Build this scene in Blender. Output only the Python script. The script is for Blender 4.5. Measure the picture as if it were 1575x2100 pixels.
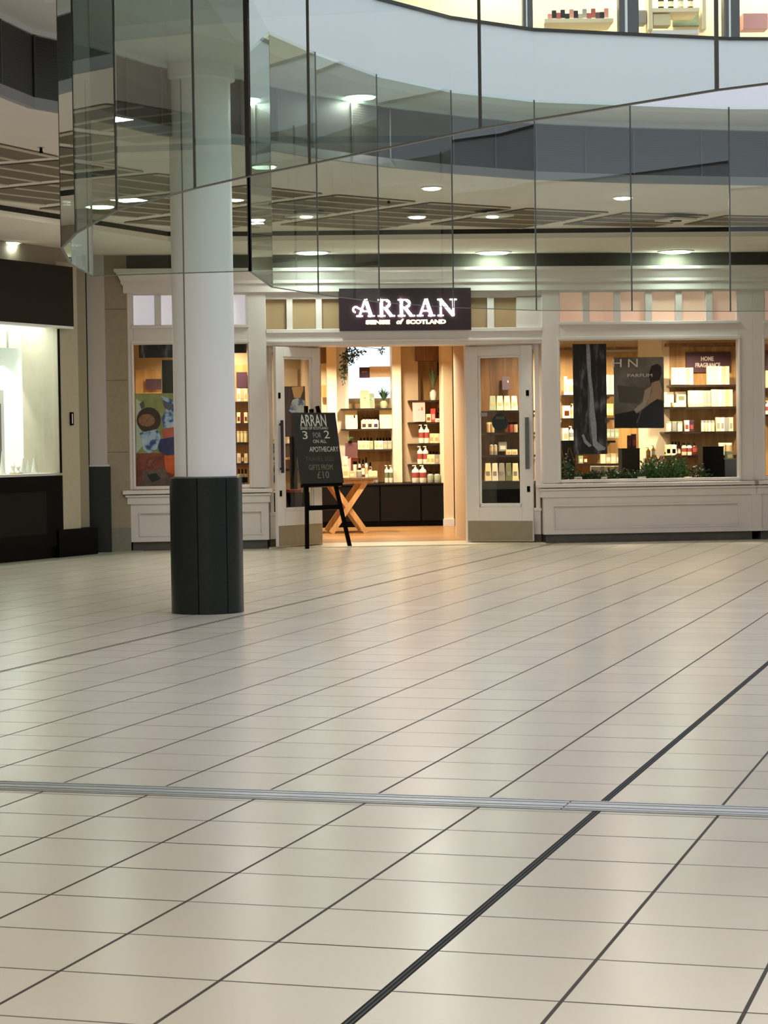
import bpy, bmesh, math, random
from mathutils import Vector, Matrix
random.seed(7)
for _o in list(bpy.data.objects): bpy.data.objects.remove(_o)
S = bpy.context.scene
COL = S.collection
# ------------------------------------------------------------------ camera
H, FPX, PITCH, ROLL = 1.4, 4537.1, .0331, -.0137
cp, sp, cr, sr = math.cos(PITCH), math.sin(PITCH), math.cos(ROLL), math.sin(ROLL)
FW = Vector((0, cp, -sp)); _up = Vector((0, sp, cp)); _rt = Vector((1, 0, 0))
RT = cr*_rt + sr*_up; UP = -sr*_rt + cr*_up
cd = bpy.data.cameras.new('camera'); cam = bpy.data.objects.new('camera', cd); COL.objects.link(cam)
M = Matrix((RT, UP, -FW)).transposed().to_4x4(); M.translation = Vector((0, 0, H))
cam.matrix_world = M
cd.sensor_fit = 'VERTICAL'; cd.sensor_height = 24; cd.lens = 24*FPX/2100; cd.clip_end = 200; cd.clip_start = .05
S.camera = cam
# ------------------------------------------------------------------ world, colour, exposure
S.view_settings.view_transform = 'Standard'; S.view_settings.look = 'None'
S.view_settings.gamma = 1; S.view_settings.use_curve_mapping = False
S.view_settings.exposure = 0.17
W = bpy.data.worlds.new('world'); S.world = W; W.use_nodes = True
bg = W.node_tree.nodes['Background']
bg.inputs[0].default_value = (.74, .79, .90, 1); bg.inputs[1].default_value = 1.6
def area(name, loc, size, power, color, rot=(0, 0, 0), sizey=None, spread=None):
    l = bpy.data.lights.new(name, 'AREA'); l.energy = power; l.color = color; l.size = size
    if sizey: l.shape = 'RECTANGLE'; l.size_y = sizey
    if spread: l.spread = spread
    o = bpy.data.objects.new(name, l); o.location = loc; o.rotation_euler = rot; COL.objects.link(o); return o
def spot(name, loc, target, power, color, ang=60, blend=.4, r=.03):
    l = bpy.data.lights.new(name, 'SPOT'); l.energy = power; l.color = color; l.spot_size = math.radians(ang)
    l.spot_blend = blend; l.shadow_soft_size = r
    o = bpy.data.objects.new(name, l); o.location = loc
    o.rotation_euler = (Vector(target)-Vector(loc)).to_track_quat('-Z', 'Y').to_euler(); COL.objects.link(o); return o
WARM = (1, .86, .66); SHOPW = (1, .87, .66); NEUT = (1, .95, .88); GREENW = (.9, 1, .9)
# mall ceiling luminaires behind and above the photographer
for i, (x, y) in enumerate([(-5, 3), (-1.6, 3.2), (1.4, 3.4), (-5.5, 9), (-5.6, 15), (-1, -2), (3.5, -1)]):
    area('mall_ceiling_light', (x, y, 3.84), .3, 58 if y > 0 else 44, NEUT)
# ------------------------------------------------------------------ frames: pixel <-> place
def ray(x, y): return FW + RT*((x-787.5)/FPX) - UP*((y-1050)/FPX)
def atz(x, y, z):
    d = ray(x, y); t = (z-H)/d.z; return Vector((0, 0, H)) + d*t
class Frame:
    def __init__(s, o, th):
        s.o = Vector((o[0], o[1], 0)); s.th = th
        s.ex = Vector((math.cos(th), math.sin(th), 0)); s.ey = Vector((-math.sin(th), math.cos(th), 0))
    def w(s, x, y, z=0): return s.o + s.ex*x + s.ey*y + Vector((0, 0, z))
    def pix(s, x, y, d=0):
        r = ray(x, y); c = Vector((0, 0, H)); t = ((s.o + s.ey*d - c).dot(s.ey))/r.dot(s.ey)
        p = c + r*t; return (p-s.o).dot(s.ex), p.z
    def X(s, x, d=0, y=900): return s.pix(x, y, d)[0]
    def Z(s, x, y, d=0): return s.pix(x, y, d)[1]
    def fl(s, x, y, z=0):
        p = atz(x, y, z); q = p - s.o; return q.dot(s.ex), q.dot(s.ey)
    def ppm(s, x, d):
        r = ray(x, 900); t = ((s.o + s.ey*d - Vector((0, 0, H))).dot(s.ey))/r.dot(s.ey); return FPX/(t*r.dot(FW))
WF = Frame((0, 0), 0)
FA = Frame((0, 28.75), math.atan(.10))          # facade of the main shop
LS = Frame((-4.5, 26.0), math.atan2(.907, .42)) # facade of the shop on the left
# ------------------------------------------------------------------ materials
def lin(c):
    return tuple((v/255/12.92 if v/255 <= .04045 else ((v/255+.055)/1.055)**2.4) for v in c)
MATS = {}
def mat(name, c, rough=.5, metal=0, noise=0, nscale=8, emit=0, spec=.5, coat=0):
    if name in MATS: return MATS[name]
    m = bpy.data.materials.new(name); m.use_nodes = True; nt = m.node_tree; b = nt.nodes['Principled BSDF']
    c = lin(c); b.inputs['Base Color'].default_value = (*c, 1); b.inputs['Roughness'].default_value = rough
    b.inputs['Metallic'].default_value = metal; b.inputs['Specular IOR Level'].default_value = spec
    b.inputs['Coat Weight'].default_value = coat
    if noise:
        tc = nt.nodes.new('ShaderNodeTexCoord'); n = nt.nodes.new('ShaderNodeTexNoise'); r = nt.nodes.new('ShaderNodeValToRGB')
        n.inputs['Scale'].default_value = nscale; n.inputs['Detail'].default_value = 5
        r.color_ramp.elements[0].position = .3; r.color_ramp.elements[1].position = .7
        r.color_ramp.elements[0].color = (*[v*(1-noise) for v in c], 1); r.color_ramp.elements[1].color = (*[min(1, v*(1+noise)) for v in c], 1)
        nt.links.new(tc.outputs['Object'], n.inputs['Vector']); nt.links.new(n.outputs[0], r.inputs[0]); nt.links.new(r.outputs[0], b.inputs['Base Color'])
    if emit:
        b.inputs['Emission Color'].default_value = (*c, 1); b.inputs['Emission Strength'].default_value = emit
    MATS[name] = m; return m
def wood(name, c1, c2, scale=6, rough=.4, axis=2, plank=0):
    m = bpy.data.materials.new(name); m.use_nodes = True; nt = m.node_tree; b = nt.nodes['Principled BSDF']
    tc = nt.nodes.new('ShaderNodeTexCoord'); mp = nt.nodes.new('ShaderNodeMapping'); n = nt.nodes.new('ShaderNodeTexNoise')
    r = nt.nodes.new('ShaderNodeValToRGB'); sc = [scale*3]*3; sc[axis] = scale*.25; mp.inputs['Scale'].default_value = sc
    n.inputs['Scale'].default_value = 1; n.inputs['Detail'].default_value = 6; n.inputs['Distortion'].default_value = .6
    r.color_ramp.elements[0].position = .35; r.color_ramp.elements[1].position = .68
    r.color_ramp.elements[0].color = (*lin(c1), 1); r.color_ramp.elements[1].color = (*lin(c2), 1)
    L = nt.links.new
    L(tc.outputs['Object'], mp.inputs[0]); L(mp.outputs[0], n.inputs['Vector']); L(n.outputs[0], r.inputs[0])
    out = r.outputs[0]
    if plank:
        br = nt.nodes.new('ShaderNodeTexBrick'); br.inputs['Scale'].default_value = 1
        br.inputs['Brick Width'].default_value = 1.2; br.inputs['Row Height'].default_value = plank; br.inputs['Mortar Size'].default_value = .004
        br.inputs['Color1'].default_value = (1, 1, 1, 1); br.inputs['Color2'].default_value = (.78, .78, .78, 1); br.inputs['Mortar'].default_value = (.25, .2, .15, 1)
        mx = nt.nodes.new('ShaderNodeMixRGB'); mx.blend_type = 'MULTIPLY'; mx.inputs[0].default_value = 1
        L(tc.outputs['Object'], br.inputs['Vector']); L(out, mx.inputs[1]); L(br.outputs[0], mx.inputs[2]); out = mx.outputs[0]
    L(out, b.inputs['Base Color']); b.inputs['Roughness'].default_value = rough
    MATS[name] = m; return m
def glass(name, tint, refl=1.0, rough=0.0):
    m = bpy.data.materials.new(name); m.use_nodes = True; nt = m.node_tree; nt.nodes.remove(nt.nodes['Principled BSDF'])
    o = nt.nodes['Material Output']; t = nt.nodes.new('ShaderNodeBsdfTransparent'); g = nt.nodes.new('ShaderNodeBsdfGlossy')
    fr = nt.nodes.new('ShaderNodeFresnel'); mu = nt.nodes.new('ShaderNodeMath'); mu.operation = 'MULTIPLY'; mu.inputs[1].default_value = refl
    mx = nt.nodes.new('ShaderNodeMixShader'); fr.inputs[0].default_value = 1.5
    t.inputs[0].default_value = (*tint, 1); g.inputs['Roughness'].default_value = rough; g.inputs[0].default_value = (.9, .95, .93, 1)
    geo = nt.nodes.new('ShaderNodeNewGeometry'); inv = nt.nodes.new('ShaderNodeMath'); inv.operation = 'SUBTRACT'; inv.inputs[0].default_value = 1
    m2 = nt.nodes.new('ShaderNodeMath'); m2.operation = 'MULTIPLY'
    L = nt.links.new
    L(fr.outputs[0], mu.inputs[0]); L(geo.outputs['Backfacing'], inv.inputs[1]); L(mu.outputs[0], m2.inputs[0]); L(inv.outputs[0], m2.inputs[1])
    L(m2.outputs[0], mx.inputs[0]); L(t.outputs[0], mx.inputs[1]); L(g.outputs[0], mx.inputs[2]); L(mx.outputs[0], o.inputs[0])
    MATS[name] = m; return m
WHITE = mat('white_paint', (224, 217, 215), .45, noise=.02, nscale=3)
CREAMW = mat('ceiling_paint', (234, 224, 214), .8, noise=.02, nscale=2)
FASC = mat('white_fascia_paint', (226, 226, 228), .6)
DGREY = mat('dark_grey_plinth', (82, 78, 74), .5, noise=.1)
TEALST = mat('dark_granite', (31, 36, 34), .32, noise=.22, nscale=60, spec=.35)
BLACK = mat('black_satin', (7, 7, 7), .4, spec=.06)
BLKJ = mat('black_joint', (8, 9, 9), .5)
GRILLE = mat('dark_grille', (58, 55, 52), .55, noise=.1, nscale=40)
BROWNST = mat('tan_stone', (156, 142, 120), .55, noise=.07, nscale=25)
GREYST = mat('grey_stone', (132, 128, 114), .55, noise=.08, nscale=25)
BROWNM = mat('brown_metal_fascia', (40, 32, 26), .7, spec=.15)
BEIGEP = mat('beige_pilaster', (176, 168, 146), .6, noise=.04, nscale=12)
STEEL = mat('brushed_steel', (176, 178, 178), .35, 1)
LSTEEL = mat('light_steel', (205, 205, 200), .4, .6)
KICK = mat('kick_plate', (158, 148, 128), .42, .5, noise=.05)
PLUM = mat('plum', (66, 34, 48), .5)
SIGNP = mat('sign_panel_plum', (40, 20, 34), .4)
LETW = mat('sign_letters_lit', (255, 252, 245), .4, emit=9)
LETY = mat('sign_small_letters_lit', (255, 236, 170), .4, emit=3.2)
SLATB = mat('coffer_backing', (116, 102, 84), .8)
SLATL = mat('coffer_blades', (202, 190, 168), .7)
SOCK = mat('black_gap_shade', (22, 18, 17), .7)  # black colour stands in for the shade inside the ceiling gap
CRWALL = mat('cream_wall', (226, 206, 170), .7)
CRWALL2 = mat('beige_wall', (190, 164, 130), .7)
ORANGEW = wood('honey_wood', (160, 116, 62), (196, 150, 88), 5, .45)
DARKW = wood('brown_wood', (92, 62, 34), (132, 92, 52), 5, .45)
TABW = wood('oak_table', (176, 132, 82), (206, 164, 112), 6, .5)
SHELFM = mat('dark_shelf', (40, 28, 20), .35)
FLOORW = wood('oak_floor', (150, 104, 56), (186, 140, 84), 3, .28, axis=0, plank=.14)
CURT = glass('curtain_glass', (.905, .955, .93), 1.6)
CLEAR = glass('shop_glass', (.97, .975, .97), .75)
LEAF = mat('leaf_green', (82, 120, 64), .5, noise=.35, nscale=30)
LEAFD = mat('leaf_dark_green', (52, 82, 48), .5, noise=.35, nscale=30)
LEAFG = mat('leaf_sage', (104, 128, 88), .6, noise=.2, nscale=30)
POTW = mat('white_ceramic', (214, 214, 200), .3)
CREAMB = mat('cream_card', (232, 214, 162), .6)
WHITEB = mat('white_card', (232, 222, 196), .6)
GREENB = mat('pale_green_card', (206, 212, 160), .6)
SAGEB = mat('sage_card', (150, 160, 122), .6)
PINKB = mat('pink_card', (232, 160, 150), .6)
REDB = mat('red_card', (190, 60, 48), .5)
REDL = mat('dusky_red_label', (150, 62, 52), .5)
GRNL = mat('olive_label', (110, 112, 76), .5)
TANB = mat('tan_card', (196, 166, 120), .6)
GREYB = mat('grey_card', (150, 146, 134), .6)
AMBER = mat('amber_glass', (96, 44, 20), .15, coat=.5)
PEACH = mat('peach_blind_glow', (230, 190, 168), .8, emit=.28)  # emission stands in for light behind the transom panes
LILAC = mat('pale_lilac_blind_glow', (224, 220, 230), .8, emit=.38)  # faint own glow imitates backlit transom glass
TAN = mat('tan_blind', (170, 144, 110), .8)
CHALK = mat('chalk_white', (196, 196, 190), .9)
CHALKG = mat('chalk_grey_green', (112, 116, 96), .9)
CHALKD = mat('chalk_faint', (70, 78, 62), .9)
BOARD = mat('blackboard', (20, 22, 21), .6, noise=.2, nscale=10)
LENS = mat('downlight_lens', (255, 246, 226), .4, emit=26)
LENSG = mat('downlight_lens_cool', (226, 255, 224), .4, emit=16)
LENSP = mat('downlight_lens_pink', (255, 232, 226), .4, emit=30)
CREAMLIT = mat('upper_shop_wall', (240, 222, 180), .8)
# ------------------------------------------------------------------ mesh builder
class MB:
    def __init__(s): s.b = bmesh.new()
    def hexa(s, P):
        v = [s.b.verts.new(p) for p in P]
        for f in ((0, 3, 2, 1), (4, 5, 6, 7), (0, 1, 5, 4), (1, 2, 6, 5), (2, 3, 7, 6), (3, 0, 4, 7)): s.b.faces.new([v[i] for i in f])
        return s
    def box(s, x0, x1, y0, y1, z0, z1):
        return s.hexa([(x0, y0, z0), (x1, y0, z0), (x1, y1, z0), (x0, y1, z0), (x0, y0, z1), (x1, y0, z1), (x1, y1, z1), (x0, y1, z1)])
    def prism(s, pts, a, b, ax='z'):
        def P(u, v, w): return (u, v, w) if ax == 'z' else ((u, w, v) if ax == 'y' else (w, u, v))
        A = [s.b.verts.new(P(u, v, a)) for u, v in pts]; B = [s.b.verts.new(P(u, v, b)) for u, v in pts]
        n = len(pts)
        try: s.b.faces.new(A[::-1]); s.b.faces.new(B)
        except ValueError: pass
        for i in range(n): s.b.faces.new([A[i], A[(i+1) % n], B[(i+1) % n], B[i]])
        return s
    def poly(s, pts):
        s.b.faces.new([s.b.verts.new(p) for p in pts]); return s
    def lathe(s, prof, n=20, c=(0, 0), flip=False):
        rings = []
        for r, z in prof:
            rings.append([s.b.verts.new((c[0]+r*math.cos(2*math.pi*i/n), c[1]+r*math.sin(2*math.pi*i/n), z)) for i in range(n)])
        for a, b in zip(rings, rings[1:]):
            for i in range(n): s.b.faces.new([a[i], a[(i+1) % n], b[(i+1) % n], b[i]])
        s.b.faces.new(rings[0][::-1]); s.b.faces.new(rings[-1]); return s
    def bar(s, p, q, w, h=None, up=(0, 0, 1)):
        p, q = Vector(p), Vector(q); d = (q-p).normalized(); h = h or w; u = Vector(up)
        if abs(d.dot(u)) > .98: u = Vector((0, 1, 0))
        a = d.cross(u).normalized()*w/2; b = a.normalized().cross(d).normalized()*h/2
        return s.hexa([p-a-b, p+a-b, p+a+b, p-a+b, q-a-b, q+a-b, q+a+b, q-a+b])
    def tube(s, pts, r, n=8):
        pts = [Vector(p) for p in pts]; rings = []
        for i, p in enumerate(pts):
            d = (pts[min(i+1, len(pts)-1)]-pts[max(i-1, 0)]).normalized()
            a = d.cross(Vector((.3, .2, 1))).normalized(); b = d.cross(a)
            rr = r[i] if isinstance(r, list) else r
            rings.append([s.b.verts.new(p+a*rr*math.cos(2*math.pi*k/n)+b*rr*math.sin(2*math.pi*k/n)) for k in range(n)])
        for A, B in zip(rings, rings[1:]):
            for i in range(n): s.b.faces.new([A[i], A[(i+1) % n], B[(i+1) % n], B[i]])
        s.b.faces.new(rings[0][::-1]); s.b.faces.new(rings[-1]); return s
    def xf(s, m): s.b.transform(m); return s
    def build(s, name, m, parent=None, loc=None, rz=0, bev=0, smooth=False):
        bmesh.ops.recalc_face_normals(s.b, faces=s.b.faces)
        me = bpy.data.meshes.new(name); s.b.to_mesh(me); s.b.free()
        if m: me.materials.append(m)
        if smooth:
            for p in me.polygons: p.use_smooth = True
            try: me.set_sharp_from_angle(angle=.7)
            except Exception: pass
        o = bpy.data.objects.new(name, me); COL.objects.link(o)
        if parent: o.parent = parent
        if loc is not None: o.location = loc; o.rotation_euler[2] = rz
        if bev:
            md = o.modifiers.new('bevel', 'BEVEL'); md.width = bev; md.segments = 2; md.limit_method = 'ANGLE'
        return o
def tag(o, label=None, cat=None, group=None, kind=None):
    if label: o['label'] = label
    if cat: o['category'] = cat
    if group: o['group'] = group
    if kind: o['kind'] = kind
    return o
def thing(name, label, cat, loc, rz=0, group=None, kind=None):
    o = bpy.data.objects.new(name, None); o.empty_display_size = .1; COL.objects.link(o)
    o.location = loc; o.rotation_euler[2] = rz; return tag(o, label, cat, group, kind)
def st(mb, name, m, fr=WF, label=None, bev=0, smooth=False):
    o = mb.build(name, m, None, fr.o, fr.th, bev, smooth); o['kind'] = 'structure'
    if label: o['label'] = label
    return o
def text_mesh(s, size, ext=.002, shear=0, spacing=1.0, bold=0):
    c = bpy.data.curves.new('t', 'FONT'); c.body = s; c.size = size; c.extrude = ext; c.align_x = 'CENTER'; c.shear = shear
    c.space_character = spacing; c.offset = bold; c.resolution_u = 3
    o = bpy.data.objects.new('t', c); COL.objects.link(o)
    dg = bpy.context.evaluated_depsgraph_get(); dg.update()
    me = bpy.data.meshes.new_from_object(o.evaluated_get(dg)); bpy.data.objects.remove(o); return me
def put_text(s, size, m, parent, x, y, z, name='lettering', ext=.002, shear=0, width=None, spacing=1.0, bold=0, rotz=0, label=None):
    """text standing in the xz plane facing -y, centred on x, baseline z"""
    me = text_mesh(s, size, ext, shear, spacing, bold); me.name = name
    me.transform(Matrix.Rotation(math.pi/2, 4, 'X'))
    if width:
        xs = [v.co.x for v in me.vertices]; k = width/(max(xs)-min(xs)); me.transform(Matrix.Diagonal((k, 1, 1, 1)))
    if rotz: me.transform(Matrix.Rotation(rotz, 4, 'Y'))
    me.materials.clear(); me.materials.append(m)
    o = bpy.data.objects.new(name, me); COL.objects.link(o); o.parent = parent; o.location = (x, y, z); return o
# ================================================================== FLOOR
t_ = .45206; ang = -.2903; U = (math.cos(ang), math.sin(ang)); V = (-math.sin(ang), math.cos(ang))
O1 = (-.14, 5.1369); O2 = (1.0783, 9.2702)
def floor_mat():
    m = bpy.data.materials.new('cream_floor_tiles'); m.use_nodes = True; nt = m.node_tree; b = nt.nodes['Principled BSDF']; L = nt.links.new
    tc = nt.nodes.new('ShaderNodeTexCoord'); sx = nt.nodes.new('ShaderNodeSeparateXYZ'); L(tc.outputs['Object'], sx.inputs[0])
    def mth(op, a, b_=None, c=None):
        n = nt.nodes.new('ShaderNodeMath'); n.operation = op
        for i, v in enumerate((a, b_, c)):
            if v is None: continue
            if isinstance(v, (int, float)): n.inputs[i].default_value = v
            else: L(v, n.inputs[i])
        return n.outputs[0]
    def dot(o, d): return mth('ADD', mth('MULTIPLY', mth('SUBTRACT', sx.outputs[0], o[0]), d[0]/t_), mth('MULTIPLY', mth('SUBTRACT', sx.outputs[1], o[1]), d[1]/t_))
    s1, r1, s2, r2 = dot(O1, U), dot(O1, V), dot(O2, U), dot(O2, V)
    far = mth('GREATER_THAN', r1, 7.33)
    def mix(a, b_): return mth('ADD', mth('MULTIPLY', far, b_), mth('MULTIPLY', mth('SUBTRACT', 1, far), a))
    s, r = mix(s1, s2), mix(r1, r2)
    def line(v, half):  # 1 on grout
        f = mth('ABSOLUTE', mth('SUBTRACT', mth('FRACT', mth('ADD', v, .5)), .5))
        return mth('LESS_THAN', f, half)
    # wavering tone per tile
    cx, cy = mth('FLOOR', s), mth('FLOOR', r)
    cv = nt.nodes.new('ShaderNodeCombineXYZ'); L(cx, cv.inputs[0]); L(cy, cv.inputs[1])
    wn = nt.nodes.new('ShaderNodeTexWhiteNoise'); L(cv.outputs[0], wn.inputs['Vector'])
    ga = line(s, .0125); gb = line(r, .0115)
    # the joints that run across vary in darkness from tile to tile
    gbs = mth('MULTIPLY', gb, mth('ADD', .62, mth('MULTIPLY', wn.outputs[0], .38)))
    g = mth('MAXIMUM', mth('MULTIPLY', ga, .92), gbs)
    # broad dark expansion strips
    st0 = mth('LESS_THAN', mth('ABSOLUTE', s), .036)
    rib = mth('LESS_THAN', mth('ABSOLUTE', mth('SUBTRACT', mth('ABSOLUTE', s), .014)), .005)
    st10 = mth('MULTIPLY', mth('LESS_THAN', mth('ABSOLUTE', mth('ADD', s, 10.06)), .024), far)
    no = nt.nodes.new('ShaderNodeTexNoise'); no.inputs['Scale'].default_value = 1.1; no.inputs['Detail'].default_value = 3; L(tc.outputs['Object'], no.inputs['Vector'])
    nf = nt.nodes.new('ShaderNodeTexNoise'); nf.inputs['Scale'].default_value = 160; nf.inputs['Detail'].default_value = 2; L(tc.outputs['Object'], nf.inputs['Vector'])
    k = mth('ADD', .93, mth('ADD', mth('MULTIPLY', wn.outputs[0], .05), mth('ADD', mth('MULTIPLY', no.outputs[0], .05), mth('MULTIPLY', nf.outputs[0], .04))))
    base = nt.nodes.new('ShaderNodeMixRGB'); base.blend_type = 'MULTIPLY'; base.inputs[0].default_value = 1
    base.inputs[1].default_value = (*lin((204, 196, 180)), 1); kc = nt.nodes.new('ShaderNodeCombineXYZ')
    for i in range(3): L(k, kc.inputs[i])
    L(kc.outputs[0], base.inputs[2])
    def over(prev, fac, col):
        n = nt.nodes.new('ShaderNodeMixRGB'); L(fac, n.inputs[0]); L(prev, n.inputs[1]); n.inputs[2].default_value = (*lin(col), 1); return n.outputs[0]
    c = over(base.outputs[0], g, (34, 30, 26)); c = over(c, st10, (78, 72, 66)); c = over(c, st0, (26, 26, 26)); c = over(c, rib, (84, 86, 86))
    L(c, b.inputs['Base Color'])
    gg = mth('MAXIMUM', mth('MAXIMUM', g, st0), st10)
    L(mth('ADD', mth('ADD', .215, mth('MULTIPLY', no.outputs[0], .06)), mth('MULTIPLY', gg, .4)), b.inputs['Roughness'])
    L(mth('SUBTRACT', .46, mth('MULTIPLY', gg, .4)), b.inputs['Specular IOR Level'])
    return m
st(MB().box(-14, 16, -6, 36, -.1, 0), 'floor', floor_mat(), label='cream square tiled mall floor')
# aluminium expansion joint cover lying across the floor
def grid(o, s, r): return Vector((o[0]+(s*U[0]+r*V[0])*t_, o[1]+(s*U[1]+r*V[1])*t_, 0))
ex = thing('expansion_joint_cover', 'long flat aluminium joint cover strip crossing the tiled floor', 'floor strip', grid(O1, -2, 7.33), ang)
hw = .235*t_
e0 = -2; xj = (R := (atz(1165, 1650, 0)-grid(O1, -2, 7.33))).dot(Vector((U[0], U[1], 0)))
for a, b, lb in ((-4.5, xj-.003, None), (xj+.003, 6, None)):
    MB().box(a, b, -hw, hw, .0005, .004).build('cover_plate', mat('aluminium_cover', (190, 192, 190), .38, .75, noise=.1, nscale=6), ex)
for y in (-hw*.8, -hw*.35, hw*.35, hw*.8):
    MB().box(-4.5, 6, y-.006, y+.006, .004, .0055).build('ridge', mat('aluminium_ridge', (150, 152, 152), .4, .8), ex)
# ================================================================== CEILING AND ATRIUM
ZC, ZT, ZB, ZF, ZG = 3.9, 4.45, 3.79, 5.07, 2.55
def p2(x, y, z): v = atz(x, y, z); return (v.x, v.y)
near_px = [(1470, 183), (985, 262), (635, 335), (510, 360), (400, 385), (240, 430), (156, 477), (127, 507)]
left_px = [(145, 540), (190, 565)]
far_px = [(513, 555), (558, 588), (653, 603), (778, 619), (930, 630), (1100, 636), (1296, 637), (1498, 638)]
near = [p2(x, y, ZG) for x, y in near_px]; leftp = [p2(x, y, ZG) for x, y in left_px]; farp = [p2(x, y, ZG) for x, y in far_px]
right_pts = [(4.6, 20.9), (6.4, 20.2), (8.2, 18.8), (9.4, 16.8), (9.9, 14.3), (9.6, 11.6), (8.4, 9.2), (6.6, 7.6), (4.6, 6.7), (2.8, 6.5), (1.9, 6.8)]
loop = near + leftp + farp + right_pts
bandL = [(-3.9, 9.5), (-3.4, 12.4), p2(0, 185, ZC), p2(70, 213, ZC), (-2.2, 16.9), (-1.75, 17.9), (-1.15, 18.55), p2(640, 315, ZC), p2(800, 336, ZC), p2(930, 349, ZC),
         p2(1100, 362, ZC), p2(1300, 369, ZC), p2(1575, 374, ZC)]
bandR = [(6.5, 21.8), (9.0, 20.2), (11, 17.2), (11.4, 13.5), (10.6, 9.6), (8.2, 6.4), (4.8, 5.1), (1.6, 5.3), (-.6, 6.3), (-2.6, 7.8)]
band = bandL + bandR
C0 = (3.8, 14.2)
def hit(C, a, poly):
    dx, dy = math.cos(a), math.sin(a); best = None
    for (x0, y0), (x1, y1) in zip(poly, poly[1:]+poly[:1]):
        ex_, ey_ = x1-x0, y1-y0; den = dx*ey_-dy*ex_
        if abs(den) < 1e-9: continue
        t = ((x0-C[0])*ey_-(y0-C[1])*ex_)/den; u = ((x0-C[0])*dy-(y0-C[1])*dx)/den
        if t > 0 and -1e-6 <= u <= 1+1e-6 and (best is None or t > best): best = t
    return best
def sweep(mb, inner, outer, z, C=C0):
    A = sorted({round(math.atan2(y-C[1], x-C[0]), 5) for x, y in inner+outer} | {round(-math.pi+i*math.pi/45+1e-3, 5) for i in range(90)})
    for a, b in zip(A, A[1:]+[A[0]+2*math.pi]):
        P = []
        for an, pl in ((a+1e-5, inner), (b-1e-5, inner), (b-1e-5, outer), (a+1e-5, outer)):
            r = hit(C, an, pl); P.append((C[0]+r*math.cos(an), C[1]+r*math.sin(an), z))
        mb.poly(P)
    return mb
def ribbon(mb, pts, z0, z1, closed=True, th=.06, C=C0):
    n = len(pts); rng = range(n if closed else n-1)
    def off(p): v = Vector((p[0]-C[0], p[1]-C[1])); k = (v.length+th)/v.length; return (C[0]+v.x*k, C[1]+v.y*k)
    for i in rng:
        a, b = pts[i], pts[(i+1) % n]; c, d = off(b), off(a)
        mb.hexa([(*a, z0), (*b, z0), (*c, z0), (*d, z0), (*a, z1), (*b, z1), (*c, z1), (*d, z1)])
    return mb
borderline = [p2(0, 420, ZC), p2(345, 475, ZC)]
(ax, ay), (bx, by) = borderline
k = 6.5; bl0 = (ax-(bx-ax)*k, ay-(by-ay)*k)
border = [bl0, (ax, ay), (bx, by), (-1.9, 26.55), (0, 26.62), (3, 26.75), (16, 27.6), (16, -6), (bl0[0], -6)]
wall_out = [(-14, -6), (-14, 36), (16, 36), (16, -6)]
st(sweep(MB(), loop, band, ZT), 'trim_1', mat('soffit_paint', (216, 212, 206), .8), label='beige soffit ring around the atrium opening')
st(sweep(MB(), band, border, ZC), 'ceiling', CREAMW, label='cream mall ceiling')
outer_b = [(-13.9, -5.9), (-13.9, 35.5), (16, 35.5), (16, -6)]
st(sweep(MB(), border, outer_b, ZB), 'ceiling', CREAMW, label='lower cream ceiling border along the shops')
# step between the two ceiling levels; a flush black strip paints its shadow gap
st(ribbon(MB(), border[:-2], ZC-.055, ZC+.02, False, .1), 'trim_2', SOCK, label='black strip painted as a shadow gap in the ceiling')
st(ribbon(MB(), border[:-2], ZB-.005, ZC-.055, False, .06), 'trim_3', CREAMW, label='cream ceiling step below the painted shadow gap')
# dark louvred band above the lower ceiling
def grille_mat():
    m = mat('dark_louvre', (52, 49, 46), .5); nt = m.node_tree; b = nt.nodes['Principled BSDF']
    tc = nt.nodes.new('ShaderNodeTexCoord'); w = nt.nodes.new('ShaderNodeTexWave'); w.bands_direction = 'Z'; w.inputs['Scale'].default_value = 14
    r = nt.nodes.new('ShaderNodeValToRGB'); r.color_ramp.elements[0].color = (*lin((25, 23, 20)), 1); r.color_ramp.elements[1].color = (*lin((44, 40, 35)), 1)
    nt.links.new(tc.outputs['Object'], w.inputs['Vector']); nt.links.new(w.outputs[0], r.inputs[0]); nt.links.new(r.outputs[0], b.inputs['Base Color']); return m
st(ribbon(MB(), band, ZC+.05, ZT-.04, True, .05), 'wall_atrium', grille_mat(), label='dark louvred band around the atrium edge')
st(ribbon(MB(), band, ZT-.05, ZT, True, .09), 'trim_4', FASC)
tb = ribbon(MB(), band, ZC-.03, ZC+.05, True, .05)
st(tb, 'trim_5', mat('grey_trim', (138, 134, 134), .5), label='grey edge trim under the dark louvred band')
mb = MB()
for i in range(len(band)):
    a, b = Vector(band[i]), Vector(band[(i+1) % len(band)]); n = max(1, int((b-a).length/.5))
    for j in range(n):
        p = a.lerp(b, j/n); d = (Vector(C0)-p).normalized()*.012; p = p+d
        mb.bar((p.x, p.y, ZC+.05), (p.x, p.y, ZT-.05), .012, .02)
st(mb, 'trim_6', mat('grey_joint_strip', (78, 74, 68), .5), label='thin vertical joints on the dark louvred band')
# fascia of the upper floor
st(ribbon(MB(), loop, ZT-.02, ZF, True, .3), 'wall_atrium', FASC, label='white curved fascia of the upper floor')
def rampoff(p, d):
    v = Vector((p[0]-C0[0], p[1]-C0[1])); kk = (v.length+d)/v.length; return (C0[0]+v.x*kk, C0[1]+v.y*kk)
st(ribbon(MB(), [rampoff(p, -.02) for p in loop], ZF, ZF+.028, True, .3), 'trim_7', BLKJ, label='black trim along the top of the white fascia')
st(sweep(MB(), [rampoff(p, .25) for p in loop], wall_out, 5.0), 'floor', mat('upper_floor', (170, 160, 145), .5), label='upper floor of the mall')
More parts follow.
